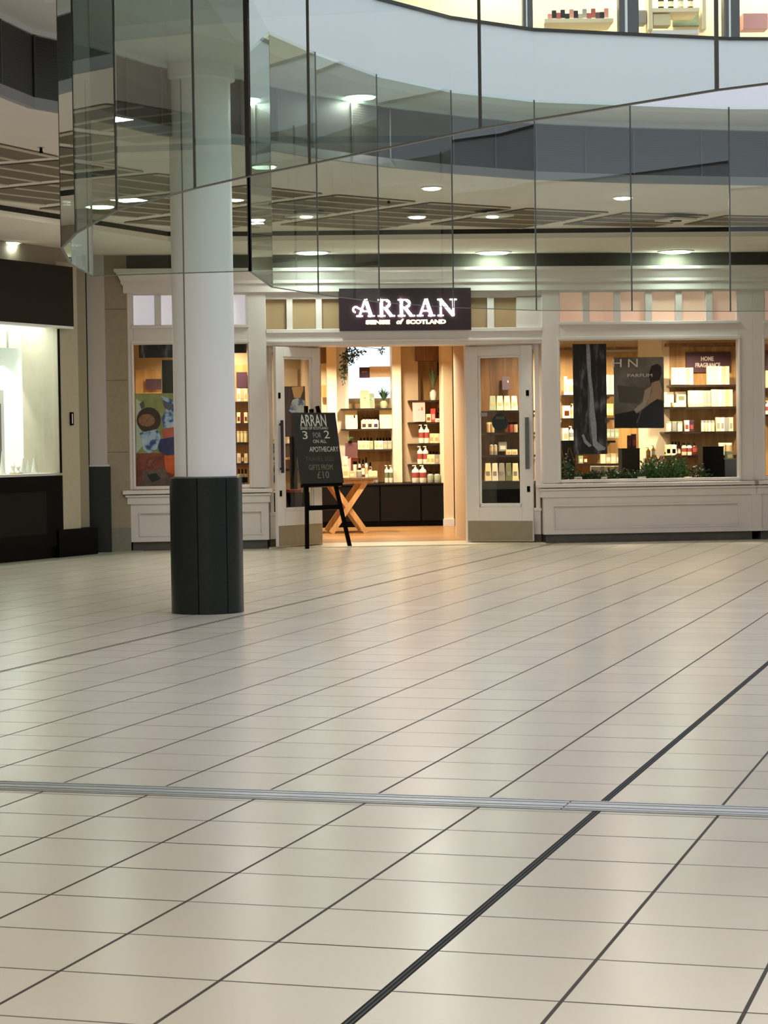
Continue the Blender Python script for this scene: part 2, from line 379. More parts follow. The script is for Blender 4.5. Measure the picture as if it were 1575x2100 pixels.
# glass smoke curtains hanging from the edge
def curtain(pts, label, th=.012, thick=()):
    base = Vector((*pts[0], ZG)); t = thing('glass_smoke_curtain', label, 'glass curtain', base)
    for i, (a, b) in enumerate(zip(pts, pts[1:])):
        a, b = Vector(a), Vector(b); d = (b-a).normalized(); n = Vector((-d.y, d.x))*th/2; a2 = a+d*.006-base.xy; b2 = b-d*.006-base.xy
        z1 = ZT-ZG+.0
        MB().hexa([(*(a2-n), 0), (*(b2-n), 0), (*(b2+n), 0), (*(a2+n), 0), (*(a2-n), z1), (*(b2-n), z1), (*(b2+n), z1), (*(a2+n), z1)]).build('glass_pane', CURT, t)
        MB().bar((*(a2-d*.006), -.003), (*(b2+d*.006), -.003), th+.004, .006).build('edge_seal', mat('curtain_edge', (96, 100, 92), .4), t)
    for i, p in enumerate(pts):
        q = Vector(p)-base.xy; w = .026 if i in thick else .012
        MB().box(q.x-w/2, q.x+w/2, q.y-.011, q.y+.011, -.004, ZT-ZG).build('joint', BLKJ if i in thick else mat('joint_grey', (58, 60, 56), .4), t)
    return t
curtain([(1.9, 6.8)]+near+leftp[:1], 'near glass smoke curtain with a slanting lower edge in front of the column', thick=(4,))
curtain([leftp[0], leftp[1], farp[0]], 'glass smoke curtain section crossing the white column')
curtain(farp+right_pts[:2], 'far curved glass smoke curtain hanging in front of the lit shop sign', thick=(0,))
# coffered ceiling panels in radial bays
C1 = (7.7, 14.4)
def r_border(a):
    h_ = hit(C1, a, border); return h_
angs = [103.0-6.4+6.4*i for i in range(0, 13)]
for i, a0 in enumerate(angs):
    a0r, a1r = math.radians(a0+.55), math.radians(a0+5.9)
    am = (a0r+a1r)/2; ri = 11.6; ro = min(r_border(a0r), r_border(a1r), r_border(am))-.18
    if ro-ri < .5: ro = ri+.9
    c = Vector((C1[0]+ri*math.cos(am), C1[1]+ri*math.sin(am), ZC))
    name = 'ceiling_grille'
    ordn = ['first', 'second', 'third', 'fourth', 'fifth', 'sixth', 'seventh', 'eighth', 'ninth', 'tenth', 'eleventh', 'twelfth', 'thirteenth'][i]
    t = thing(name, f'slatted ceiling bay, {ordn} of the fan from the right', 'ceiling grille', c, am, 'slatted bays of the fan-shaped ceiling')
    def loc(r, a): # local coords: x radial
        v = Vector((C1[0]+r*math.cos(a)-c.x, C1[1]+r*math.sin(a)-c.y)); ca, sa = math.cos(-am), math.sin(-am)
        return (v.x*ca-v.y*sa, v.x*sa+v.y*ca)
    q = [loc(ri, a0r), loc(ri, a1r), loc(ro, a1r), loc(ro, a0r)]
    MB().prism(q, -.012, -.004).build('backing', SLATB, t)
    mb = MB(); n = int((ro-ri)/.4)
    for j in range(n+1):
        r = ri+.03+(ro-ri-.06)*j/n; y0 = loc(r, a0r); y1 = loc(r, a1r)
        mb.box(y0[0]-.03, y0[0]+.03, y0[1], y1[1], -.019, -.012)
    mb.build('blades', SLATL, t)
# downlights
def downlight(x, y, z, r=.11, m=LENS, power=22, col=NEUT, lab=''):
    p = atz(x, y, z); t = thing('downlight', lab, 'ceiling light', (p.x, p.y, z))
    MB().lathe([(r*1.2, -.012), (r*1.2, 0)], 24).build('bezel', mat('white_bezel', (230, 228, 220), .4), t)
    MB().lathe([(r*.4, -.03), (r*.9, -.022), (r, -.012)], 24).build('lens', m, t, smooth=True)
    if power: area('downlight_lamp', (p.x, p.y, z-.05), r*1.6, power, col)
for a in [(740, 197, ZT, .13, LENSG, 12, NEUT, 'large bright round downlight under the atrium soffit'),
          (541, 340, ZC, .11, LENSG, 9, GREENW, 'greenish downlight seen through glass beside the column'),
          (885, 384, ZC, .09, LENSP, 30, NEUT, 'pinkish white downlight high above the shop sign'),
          (1277, 404, ZC, .09, LENSP, 30, (1, .8, .7), 'pink downlight above the right shop window'),
          (483, 407, ZC, .09, LENS, 20, NEUT, 'warm downlight just right of the column'),
          (205, 422, ZC, .15, LENSG, 14, GREENW, 'large greenish downlight left of the column'),
          (855, 443, ZC-.06, .09, LENSP, 14, NEUT, 'small pink downlight set in a slatted bay'),
          (12, 497, ZB, .16, LENSG, 8, GREENW, 'round downlight above the left shop fascia'),
          (640, 517, ZB, .20, LENSG, 10, GREENW, 'green glowing downlight above left door leaf'),
          (1012, 517, ZB, .20, LENSG, 10, GREENW, 'green glowing downlight right above the lit sign'),
          (1386, 515, ZB, .20, LENSG, 10, GREENW, 'green glowing downlight above right display window')]:
    downlight(*a)
for x, y in ((628, 441), (1010, 441), (1386, 449)):
    p = atz(x, y, ZC-.055); t = thing('square_spotlight', {628: 'square ceiling spotlight left of the sign', 1010: 'square ceiling spotlight above the sign', 1386: 'square ceiling spotlight above the right window'}[x], 'ceiling light', p, math.radians(-55))
    MB().box(-.17, .17, -.17, .17, -.02, .0).build('frame', mat('white_bezel', (230, 228, 220), .4), t)
    MB().lathe([(.06, -.03), (.07, -.02)], 16).build('lamp', LENSG if x != 1386 else BLACK, t)
# small ceiling sensors
for (x, y), lb in (((84, 302), 'small dark sprinkler head hanging at left under the ceiling'), ((797, 408), 'small dark sprinkler head above the shop entrance')):
    p = atz(x, y, ZC); t = thing('sprinkler_head', lb, 'sprinkler', p)
    MB().lathe([(.012, -.05), (.02, -.045), (.012, -.03), (.012, 0)], 10).build('nozzle', BLACK, t)
    MB().lathe([(.03, -.004), (.03, 0)], 12).build('plate', STEEL, t)
# enclosing walls of the mall
WL = mat('mall_wall', (196, 188, 172), .8)
st(MB().box(-14, 16, -6.1, -6, 0, 3.9), 'wall_back', WL); st(MB().box(15.9, 16, -6, 36, 0, 3.9), 'wall_right', WL)
st(MB().box(-14, -13.9, -6, 36, 0, 3.9), 'wall_left', WL)
# ================================================================== COLUMN
cx_, cy_ = -1.456, 18.11
col = thing('round_column', 'white round column with dark granite cladding at its foot', 'column', (cx_, cy_, 0), kind=None)
PW = mat('column_white', (240, 236, 232), .4)
n = 48; pr = []
for i in range(n):
    a = 2*math.pi*i/n; pr.append((.252*math.cos(a), .252*math.sin(a)))
MB().prism(pr, 1.115, ZT-.13).build('shaft', PW, col, smooth=True)
MB().lathe([(.255, 0), (.262, .01), (.262, .016)], 48).xf(Matrix.Translation((0, 0, 1.10))).build('steel_ring', LSTEEL, col, smooth=True)
MB().lathe([(.252, ZT-.13), (.29, ZT-.12), (.29, ZT)], 48).build('collar', PW, col, smooth=True)
sa = math.radians(270-31.5)
MB().box(-.005, .005, -.003, .003, 1.115, ZT-.14).xf(Matrix.Translation((.2525*math.cos(sa), .2525*math.sin(sa), 0))@Matrix.Rotation(sa+math.pi/2, 4, 'Z')).build('seam', mat('seam_grey', (120, 118, 116), .6), col)
seams = [270-9.5, 270+38, 270-82, 270+86, 90, 140, 40]
seams = sorted(math.radians(s_ % 360) for s_ in seams)
for i, a in enumerate(seams):
    b = seams[(i+1) % len(seams)]; b = b if b > a else b+2*math.pi
    q = []; m_ = 10
    for j in range(m_+1): an = a+.012+(b-a-.024)*j/m_; q.append((.296*math.cos(an), .296*math.sin(an)))
    for j in range(m_, -1, -1): an = a+.012+(b-a-.024)*j/m_; q.append((.255*math.cos(an), .255*math.sin(an)))
    MB().prism(q, .004, 1.10).build('cladding_panel', TEALST, col, smooth=True)
MB().lathe([(.27, 0.002), (.27, 1.09)], 32).build('core', BLKJ, col)
# ================================================================== MAIN SHOPFRONT
fx = lambda x, d=0, y=900: FA.X(x, d, y)
ZS0, ZS1, ZG0, ZG1, ZP0, ZP1, ZK0, ZK1 = .66, .79, .80, 2.65, 2.90, 3.28, 3.33, 3.63
def cornice(x0, x1, endl=1, endr=1):
    pf = [(0, ZP1+.02), (-.04, ZP1+.03), (-.04, ZK0+.07), (-.07, ZK0+.09), (-.07, ZK0+.13), (-.12, ZK0+.22), (-.15, ZK0+.24), (-.15, ZK1-.02), (.05, ZK1-.02), (.05, ZP1+.02)]
    mb = MB(); A = [mb.b.verts.new((x0+min(0, y)*endl, y, z)) for y, z in pf]; B = [mb.b.verts.new((x1-min(0, y)*endr, y, z)) for y, z in pf]
    for i in range(len(pf)): j = (i+1) % len(pf); mb.b.faces.new([A[i], A[j], B[j], B[i]])
    mb.b.faces.new(A[::-1]); mb.b.faces.new(B); return mb
XL0, XL1, XR0, XR1, XR2 = fx(264), fx(549), fx(1114), fx(1570), fx(1980)
st(cornice(XL0, XR2), 'trim_8', WHITE, FA, 'white moulded cornice along the shopfront')
st(MB().box(XL0, XR2, .0, .06, ZK1-.02, ZB+.02), 'trim_9', mat('dark_recess_shade', (70, 66, 58), .7), FA, 'dark strip coloured as a shaded recess above the white cornice')  # flush strip, the shade of a recess put into its colour
st(MB().box(XL0-3, XR2, .06, .12, 3.3, 5.0), 'wall_shopfront', WL, FA)
def riser(x0, x1, name, panels):
    st(MB().box(x0+.03, x1-.02, .05, .3, 0, .115), name+'9', DGREY, FA, 'dark grey plinth under the white stall riser')
    mb = MB().box(x0, x1, .03, .12, .115, ZS0)
    xs = [x0]+[v for p in panels for v in p]+[x1]
    for i in range(0, len(xs), 2): mb.box(xs[i], xs[i+1], 0, .03, .115, ZS0)
    for a, b in panels:
        mb.box(a, b, 0, .03, .115, .19); mb.box(a, b, 0, .03, .5, ZS0)
        mb.box(a-.005, b+.005, -.012, .03, .185, .205); mb.box(a-.005, b+.005, -.016, .03, .482, .505); mb.box(a-.005, a+.015, -.012, .03, .2, .49); mb.box(b-.015, b+.005, -.012, .03, .2, .49)
    st(mb, name, WHITE, FA, 'white panelled stall riser below the display window')
    st(MB().box(x0-.035, x1+.02, -.035, .1, ZS0-.06, ZS0+.03).box(x0-.06, x1+.03, -.06, .1, ZS0+.03, ZS0+.06).box(x0-.09, x1+.05, -.09, .12, ZS0+.07, ZS1-.01), name+'8', WHITE, FA, 'white moulded sill of the shop window', bev=.008)
riser(XL0, XL1, 'trim_1', [(fx(283), fx(536))])
riser(XR0, fx(1546), 'trim_2', [(fx(1132), fx(1515))])
riser(fx(1556), XR2, 'trim_3', [(fx(1590), XR2-.1)])
st(MB().box(fx(1540), fx(1560), -.02, .1, .115, ZS1-.03), 'trim_40', WHITE, FA)
def window(nm, label, x0, x1, gx0, gx1, panes, blind, lit=None):
    w = thing(nm, label, 'shop window', FA.w(x0, 0, ZS1), FA.th); w['kind'] = 'structure'; z = lambda v: v-ZS1
    X = lambda v: v-x0
    mb = MB(); mb.box(0, X(gx0), 0, .12, 0, z(ZP1)+.03); mb.box(X(gx1), X(x1), 0, .12, 0, z(ZP1)+.03)
    mb.box(X(gx0), X(gx1), 0, .12, z(ZG1), z(ZP0)); mb.box(X(gx0), X(gx1), 0, .12, z(ZP1), z(ZP1)+.03); mb.box(X(gx0), X(gx1), 0, .1, -.0, z(ZG0)+.03)
    mb.box(X(gx0)-.03, X(gx1)+.03, -.02, 0, z(ZG1)+.01, z(ZG1)+.05); mb.box(X(gx0)-.02, X(gx1)+.02, -.03, 0, z(ZP0)-.045, z(ZP0)-.01)
    mb.box(X(gx0)-.03, X(gx0)-.008, -.015, 0, z(ZG0), z(ZG1)); mb.box(X(gx1)+.008, X(gx1)+.03, -.015, 0, z(ZG0), z(ZG1))
    mb.build('window_frame', WHITE, w, bev=.004)
    MB().box(X(gx0), X(gx1), .06, .07, z(ZG0)+.03, z(ZG1)).build('glass_pane', CLEAR, w)
    e = [gx0]
    for a, b in panes: e += [a, b]
    e.append(gx1)
    mb = MB()
    for i in range(0, len(e), 2):
        if e[i+1]-e[i] > .005: mb.box(X(e[i]), X(e[i+1]), .0, .1, z(ZP0), z(ZP1))
    mb.build('mullions', WHITE, w, bev=.004)
    for a, b in panes: MB().box(X(a), X(b), .06, .07, z(ZP0), z(ZP1)).build('transom_pane', blind, w)
    return w
window('window_1', 'white framed display window half hidden by the round column', XL0, XL1, fx(277), fx(511), [(fx(a), fx(b)) for a, b in ((271, 321), (335, 386), (398, 440), (450, 478), (484, 510))][0:0]+[(fx(a), fx(b)) for a, b in ((278, 321), (335, 386), (398, 436), (448, 470), (480, 508))], LILAC)
window('window_2', 'wide white framed display window right of the entrance', XR0, fx(1546), fx(1150), fx(1515), [(fx(a), fx(b)) for a, b in ((1151, 1198), (1212, 1262), (1276, 1326), (1340, 1388), (1401, 1450), (1464, 1513))], PEACH)
window('window_3', 'narrow strip of another white framed window at right frame edge', fx(1546), XR2, fx(1570), fx(1930), [(fx(1571), fx(1618)), (fx(1632), fx(1680)), (fx(1694), fx(1740))], PEACH)
# tan stone pier between the shops
mb = MB().box(fx(216), XL0+.01, -.02, .35, .30, 3.85)
st(mb, 'wall_pier', BROWNST, FA, 'tan stone pier beside the left display window')
st(MB().box(fx(216), XL0+.01, -.025, .33, 0, .30), 'trim_41', GREYST, FA, 'grey stone base of the tan pier')
for zz in (1.27, 2.19, 3.1): st(MB().box(fx(216), XL0, -.0215, -.018, zz, zz+.008), 'trim_42', mat('stone_joint', (104, 92, 74), .8), FA)
# ---- entrance: header, transom panels
EX0, EX1 = XL1, XR0
st(MB().box(EX0, EX1, .02, .16, 2.62, 2.80).box(EX0, EX1, -.01, .03, 2.78, 2.83).box(EX0, EX1, 0, .1, 2.66, 2.69), 'trim_43', WHITE, FA, 'white header beam over the entrance', bev=.005)
mb = MB(); e = [548, 547, 592, 604, 652, 664, 700, 966, 1004, 1016, 1064, 1092]
for a, b in ((546, 549), (592, 604), (652, 664), (1003, 1017), (1063, 1114)): mb.box(fx(a), fx(b), .03, .12, 2.82, 3.24)
mb.box(EX0, EX1, .03, .12, 3.22, 3.34)
st(mb, 'trim_44', WHITE, FA, 'white posts between the tan transom panels')
for i, (a, b) in enumerate(((547, 592), (604, 652), (664, 1003), (1017, 1063))):
    st(MB().box(fx(a), fx(b), .075, .085, 2.83, 3.23), 'window_%d' % (10+i), TAN, FA)
st(MB().box(EX0, EX1, .1, 7.4, 2.98, 3.0), 'ceiling', CRWALL, FA)
st(MB().box(EX0-.1, EX1+.1, .14, .62, 2.62, 2.66), 'trim_45', WHITE, FA)
# threshold
st(MB().box(fx(552, 0, 1120), fx(1118, 0, 1113), -.06, 1.0, .0005, .012), 'trim_46', mat('threshold_stone', (222, 208, 176), .35), FA, 'pale threshold in the shop doorway')
st(MB().box(-7, 9, .98, 7.9, .0005, .012), 'floor', FLOORW, FA, 'oak floor inside the shop')
# angled side windows of the lobby
def lobby(nm, label, A, B):
    A, B = Vector(A), Vector(B); d = B-A; L_ = d.length; a = math.atan2(d.y, d.x)
    w = thing(nm, label, 'shop window', FA.w(A.x, A.y, 0), FA.th+a); w['kind'] = 'structure'
    MB().box(0, L_, -.04, .04, .115, .42).build('riser', WHITE, w); MB().box(0, L_, -.03, .03, 0, .115).build('plinth', DGREY, w)
    MB().box(-.02, L_, -.06, .06, .42, .46).build('sill', WHITE, w, bev=.006)
    MB().box(0, .06, -.05, .05, .46, 2.64).box(L_-.07, L_, -.05, .05, .46, 2.64).box(.06, L_-.07, -.04, .04, 2.55, 2.64).build('window_frame', WHITE, w)
    MB().box(.06, L_-.07, -.005, .005, .46, 2.55).build('glass_pane', CLEAR, w)
HL = (fx(662, .5, 1118), .5); HR = (fx(959, .5, 1113), .5)
lobby('window_4', 'angled side window of the entrance behind the left door leaf', (XL1, .17), (HL[0]-.05, HL[1]+.3))
lobby('window_5', 'narrow angled side window between right door leaf and display window', (XR0, .17), (HR[0]+.05, HR[1]+.3))
st(MB().box(HL[0]-.14, HL[0], .5, .66, .012, 2.62), 'trim_47', WHITE, FA); st(MB().box(HR[0], HR[0]+.1, .5, .66, .012, 2.62), 'trim_48', WHITE, FA)
# ---- door leaves
def leaf(nm, label, org, a, free_left, hm):
    w, h, t = .92, 2.585, .045
    d = thing(nm, label, 'door', FA.w(org[0], org[1], .016), FA.th+a); d['kind'] = 'structure'
    fs, hs = .155, .17; xl, xr = (fs, w-hs) if free_left else (hs, w-fs)
    mb = MB().box(0, xl, 0, t, .012, h).box(xr, w, 0, t, .012, h).box(xl, xr, 0, t, h-.125, h).box(xl, xr, 0, t, .012, .46)
    mb.build('door_frame', WHITE, d, bev=.004)
    mb = MB(); b = .03
    mb.box(xl, xl+b, .01, t-.01, .46, h-.125).box(xr-b, xr, .01, t-.01, .46, h-.125).box(xl, xr, .01, t-.01, .46, .46+b+.02).box(xl, xr, .01, t-.01, h-.125-b, h-.125)
    mb.build('glazing_bead', WHITE, d, bev=.006)
    MB().box(xl+b, xr-b, .02, .026, .5, h-.15).build('glass_pane', CLEAR, d)
    MB().box(.01, w-.01, -.004, .001, .02, .28).build('kick_plate', KICK, d)
    hx = .06 if free_left else w-.06
    MB().box(hx-.028, hx+.028, -.045, -.035, .96, 1.64).box(hx-.012, hx+.012, -.036, 0, 1.0, 1.03).box(hx-.012, hx+.012, -.036, 0, 1.57, 1.6).build('pull_handle', hm, d, bev=.004)
    for zz in (.66, 1.92):
        MB().box(hx-.02, hx+.02, -.008, 0, zz, zz+.075).build('lock_plate', BLACK, d)
    return d, xl, xr
dL, _, _ = leaf('door_1', 'left white glazed door leaf folded open behind the easel', (HL[0]-.62, HL[1]-.68), math.atan2(.68, .62), True, mat('plum_handle', (58, 44, 66), .35, .4))
dR, xl, xr = leaf('door_2', 'right white glazed door leaf folded open with a round dark sticker', HR, math.atan2(-.43, .82), False, mat('grey_handle', (120, 120, 122), .35, .7))
MB().lathe([(.115, 0), (.115, .003)], 28).xf(Matrix.Translation((.47, .018, 1.58))@Matrix.Rotation(math.pi/2, 4, 'X')).build('round_sticker', mat('sticker_dark', (22, 30, 30), .5), dR)
put_text('ARRAN', .05, CHALKG, dR, .47, .013, 1.62, width=.12, name='sticker_text')
put_text('thank you', .04, CHALKG, dR, .47, .013, 1.52, width=.11, name='sticker_text') if False else None
MB().box(.2, .29, .014, .018, 1.66, 1.71).build('small_label', GREYB, dR)
# ---- shop sign
sx0, sx1 = fx(696, -.05, 640), fx(966, -.05, 640)
sg = thing('shop_sign', 'plum illuminated sign with white serif lettering over the entrance', 'sign', FA.w((sx0+sx1)/2, -.0, 2.80), FA.th)
hw_ = (sx1-sx0)/2; zt = 3.345-2.80
MB().box(-hw_, hw_, -.06, .06, 0, zt).build('panel', SIGNP, sg, bev=.004)
def stroke(mb, p, q, w, y0, y1):
    p, q = Vector(p), Vector(q); d = (q-p).normalized(); n = Vector((-d.y, d.x))*w/2
    mb.prism([tuple(p-n), tuple(q-n), tuple(q+n), tuple(p+n)], y0, y1, 'y')
def rect(mb, x0, x1, z0, z1, y0, y1): mb.prism([(x0, z0), (x1, z0), (x1, z1), (x0, z1)], y0, y1, 'y')
def arc(mb, c, r0, r1, a0, a1, y0, y1, n=12, sx=1):
    for i in range(n):
        A, B = math.radians(a0+(a1-a0)*i/n), math.radians(a0+(a1-a0)*(i+1)/n)
        mb.prism([(c[0]+sx*r0*math.cos(A), c[1]+r0*math.sin(A)), (c[0]+sx*r1*math.cos(A), c[1]+r1*math.sin(A)), (c[0]+sx*r1*math.cos(B), c[1]+r1*math.sin(B)), (c[0]+sx*r0*math.cos(B), c[1]+r0*math.sin(B))], y0, y1, 'y')
def letter(ch, x, z, h, y0=-.085, y1=-.062, swash=False):
    mb = MB(); s = h; T = .17*s; t = .09*s; e = .075*s
    if ch == 'A':
        w = .95*s; stroke(mb, (x+.1*s, z), (x+.45*s, z+s), t*1.15, y0, y1); stroke(mb, (x+w-.15*s, z), (x+.47*s, z+s), T*1.1, y0, y1)
        rect(mb, x+.24*s, x+.66*s, z+.28*s, z+.28*s+e, y0, y1); rect(mb, x-.06*s, x+.3*s, z, z+e, y0, y1); rect(mb, x+.6*s, x+1.0*s, z, z+e, y0, y1)
        if swash:
            arc(mb, (x-.1*s, z+.42*s), .11*s, .2*s, 20, 265, y0, y1, 14); stroke(mb, (x+.06*s, z+.5*s), (x+.34*s, z+.36*s), e*1.1, y0, y1)
    if ch == 'R':
        rect(mb, x+.12*s, x+.12*s+T, z, z+s, y0, y1); rect(mb, x, x+.42*s, z, z+e, y0, y1); rect(mb, x, x+.5*s, z+s-e, z+s, y0, y1)
        arc(mb, (x+.48*s, z+.74*s), .26*s-T*.85, .26*s, -90, 90, y0, y1); rect(mb, x+.2*s, x+.49*s, z+.48*s, z+.48*s+e, y0, y1)
        stroke(mb, (x+.42*s, z+.5*s), (x+.78*s, z+.03*s), T, y0, y1); rect(mb, x+.68*s, x+.98*s, z, z+e, y0, y1)
    if ch == 'N':
        rect(mb, x+.12*s, x+.12*s+t, z, z+s, y0, y1); rect(mb, x+.86*s, x+.86*s+t, z, z+s, y0, y1); stroke(mb, (x+.13*s, z+.97*s), (x+.9*s, z+.04*s), T*1.05, y0, y1)
        rect(mb, x-.02*s, x+.32*s, z, z+e, y0, y1); rect(mb, x-.02*s, x+.22*s, z+s-e, z+s, y0, y1); rect(mb, x+.7*s, x+1.1*s, z+s-e, z+s, y0, y1)
    return mb
px_s = FA.ppm(830, -.06); lz = FA.Z(830, 649, -.06)-2.80; lh = 36/px_s*.98
for ch, xp, sw in (('A', 733, True), ('R', 775, 0), ('R', 816, 0), ('A', 857, 0), ('N', 898, 0)):
    letter(ch, fx(xp, -.06, 640)-(sx0+sx1)/2, lz, lh, swash=bool(sw)).build('letter', LETW, sg)
put_text('SENSE', .07, LETY, sg, fx(778, -.06)-(sx0+sx1)/2, -.066, FA.Z(830, 664, -.06)-2.8, width=50/px_s, ext=.004, bold=.004, name='small_lettering')
put_text('of', .085, LETY, sg, fx(821, -.06)-(sx0+sx1)/2, -.066, FA.Z(830, 664, -.06)-2.8, width=15/px_s, ext=.004, shear=.3, bold=.004, name='small_lettering')
put_text('SCOTLAND', .07, LETY, sg, fx(877, -.06)-(sx0+sx1)/2, -.066, FA.Z(830, 664, -.06)-2.8, width=82/px_s, ext=.004, bold=.004, name='small_lettering')
# ---- chalkboard easel
pe = atz(674, 1123.5, 0)
es = thing('chalkboard_easel', 'black easel holding a tilted chalkboard with a 3 for 2 offer', 'easel', pe, math.radians(33))
ln = Matrix.Rotation(math.radians(-11.5), 4, 'X')
for s_ in (-1, 1):
    MB().bar((s_*.325, 0, 0), (s_*.085, 0, 1.875), .045, .035, (0, 1, 0)).xf(ln).build('leg', BLACK, es)
MB().bar((0, .045, 1.84), (0, .0, 1.0), .03, .02, (0, 1, 0)).xf(ln).build('centre_mast', BLACK, es)
MB().bar((0, .36, 1.8), (0, .72, .0), .035, .03, (0, 1, 0)).build('leg', BLACK, es)
MB().box(-.27, .27, -.012, .02, .50, .56).xf(ln).build('stretcher', BLACK, es)
MB().box(-.3, .3, -.05, .02, .80, .84).xf(ln).build('ledge', BLACK, es)
bd = MB().box(-.325, .325, -.045, -.024, .84, 1.78).xf(ln).build('chalkboard', BOARD, es, bev=.004)
def chalk(s, size, x, z, w, m=CHALK, shear=.0, b=0):
    me = text_mesh(s, size, .0006, shear, 1.0, b); me.transform(Matrix.Rotation(math.pi/2, 4, 'X'))
    xs = [v.co.x for v in me.vertices]; k = w/(max(xs)-min(xs)); me.transform(Matrix.Diagonal((k, 1, 1, 1))); me.transform(Matrix.Translation((x, -.0465, z))); me.transform(ln)
    me.materials.clear(); me.materials.append(m); o = bpy.data.objects.new('chalk_writing', me); COL.objects.link(o); o.parent = bd; return o
chalk('ARRAN', .22, -.03, 1.60, .40, b=.002); chalk('SENSE OF SCOTLAND', .05, -.03, 1.555, .42)
chalk('3', .15, -.18, 1.43, .075); chalk('FOR', .10, .0, 1.445, .12, mat('chalk_pinkish', (150, 136, 132), .9)); chalk('2', .15, .15, 1.435, .085)
chalk('ON ALL', .065, .03, 1.375, .20); chalk('APOTHECARY', .095, .08, 1.26, .44)
chalk('TRAVEL SIZE', .085, 0, 1.135, .44, CHALKD); chalk('GIFTS FROM', .10, .0, 1.02, .36, CHALKG); chalk('£10', .13, .02, .91, .18, CHALKG)
# ================================================================== LEFT SHOP (JEWELLER)
lx = lambda x, d=0, y=900: LS.X(x, d, y)
LZ0, LZ1 = LS.Z(118, 970), LS.Z(118, 668)
xe, xw = lx(150, -.12, 600), lx(119, 0, 800)
fa = thing('fascia_board', 'dark brown blank fascia board over the bright left shop window', 'fascia', LS.w(xe, -.12, LS.Z(150, 670, -.12)), LS.th)
hf = LS.Z(150, 548, -.12)-LS.Z(150, 670, -.12)
MB().box(-6, 0, 0, .115, 0, hf).build('board', BROWNM, fa); MB().box(-6, -.02, -.01, .115, -.03, 0).build('lower_trim', LSTEEL, fa)
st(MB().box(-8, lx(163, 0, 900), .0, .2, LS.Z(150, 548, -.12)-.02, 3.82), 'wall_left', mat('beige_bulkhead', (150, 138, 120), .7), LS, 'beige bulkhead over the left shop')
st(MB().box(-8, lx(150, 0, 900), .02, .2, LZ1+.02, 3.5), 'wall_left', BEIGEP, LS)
# pilaster
xp0, xp1 = lx(121, -.02, 900), lx(163, -.02, 900)
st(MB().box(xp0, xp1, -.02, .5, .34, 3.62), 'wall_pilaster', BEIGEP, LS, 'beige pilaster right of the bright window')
st(MB().box(xp1, lx(178, .12, 900), .1, .5, .34, 3.62), 'wall_pilaster', mat('beige_return_shade', (140, 132, 112), .6), LS)  # pilaster beige darkened to paint the shaded return side
st(MB().box(lx(119, -.06, 900), lx(182, .06, 900), -.05, .5, 0, .34), 'trim_50', BLACK, LS, 'black base under the beige pilaster')
MB().box(0, .045, -.03, 0, 0, .16).build('door_bell', BLACK, None, LS.w(lx(143, -.02, 865), -.022, LS.Z(143, 872, -.02)), LS.th)
o = bpy.data.objects['door_bell']; tag(o, 'small black and white box fixed on the beige pilaster', 'sensor')
MB().box(.001, .02, -.032, -.03, .02, .14).build('white_cover', WHITE, o)
# square white pier with dark base
a, b = fx(183, -.15), fx(219, -.15)
st(MB().box(a, b, -.15, .4, 1.12, 3.82), 'wall_pier', mat('pale_pier', (196, 188, 184), .5), FA, 'pale square pier with a dark granite base')
st(MB().box(a-.01, b+.04, -.19, .4, 0, 1.095), 'trim_51', TEALST, FA); st(MB().box(a-.005, b+.03, -.18, .4, 1.095, 1.12), 'trim_52', LSTEEL, FA)
st(MB().box(fx(175, -.1), a, -.1, .3, .0, 3.8), 'trim_53', BLKJ, FA)
# window of the left shop
st(MB().box(xw-.02, xw+.015, -.03, .02, LZ0, LZ1+.05).box(-8, xw, .0, .04, LZ1, LZ1+.03), 'window_6', BLACK, LS)
st(MB().box(-8, xw, .005, .012, LZ0, LZ1), 'window_7', CLEAR, LS, 'glass of the bright left shop window')
WD = mat('display_white', (240, 244, 236), .7)
st(MB().box(-8, xw+.3, 1.0, 1.06, LZ0-.1, LZ1+.1), 'wall_display', WD, LS, 'white back wall of the jewellery window')
st(MB().box(xw+.02, xw+.08, .05, 1.0, LZ0-.1, LZ1+.1), 'wall_display', WD, LS)
st(MB().box(-8, xw+.06, .02, 1.0, LZ1+.06, LZ1+.1), 'ceiling_display', WD, LS)
st(MB().box(-8, xw+.02, .02, 1.0, LZ0-.05, LZ0+.0), 'floor_display', mat('display_ledge', (226, 224, 214), .5), LS)
st(MB().box(-8, xw-.1, .5, .56, LS.Z(60, 716, .5), LZ1+.05), 'trim_54', mat('frosted_panel', (190, 198, 178), .5), LS, 'grey green hanging panel at top of the bright window')
st(MB().box(lx(15, .49, 700), lx(15, .49, 700)+.012, .48, .5, LS.Z(60, 716, .5), LZ1+.05), 'trim_55', GREYST, LS)
st(MB().box(-8, xw+.02, -.03, .5, 0.14, LZ0-.03).box(-8, xw+.02, .0, .5, 0, .14), 'trim_56', BLACK, LS, 'black base panels under the bright window')
st(MB().box(-8, xw-.35, -.035, -.03, .3, LZ0-.22), 'trim_57', mat('black_panel', (15, 15, 14), .3, spec=.1), LS)
st(MB().prism([(-8, -.62), (xw+1.2, -.36), (xw+1.9, -.1), (-8, -.1)], .0, .006), 'trim_58', mat('green_grey_kerb', (150, 156, 136), .35), LS, 'pale curved kerb line along the left shop')
for i, (xx, dd) in enumerate(((lx(72, .5, 800), .72), (lx(20, .5, 800), .72), (lx(-60, .5, 800), .7))):
    p = LS.w(xx, dd, LZ1+.0); spot('display_spot', p, LS.w(xx, 1.02, LZ0+.2), 90, (.94, 1, .98), 66, .15, .02)
area('display_strip', LS.w(xw-1.2, .3, LZ1+.03), 2.6, 48, (.92, 1, .95), (0, 0, LS.th), .5)
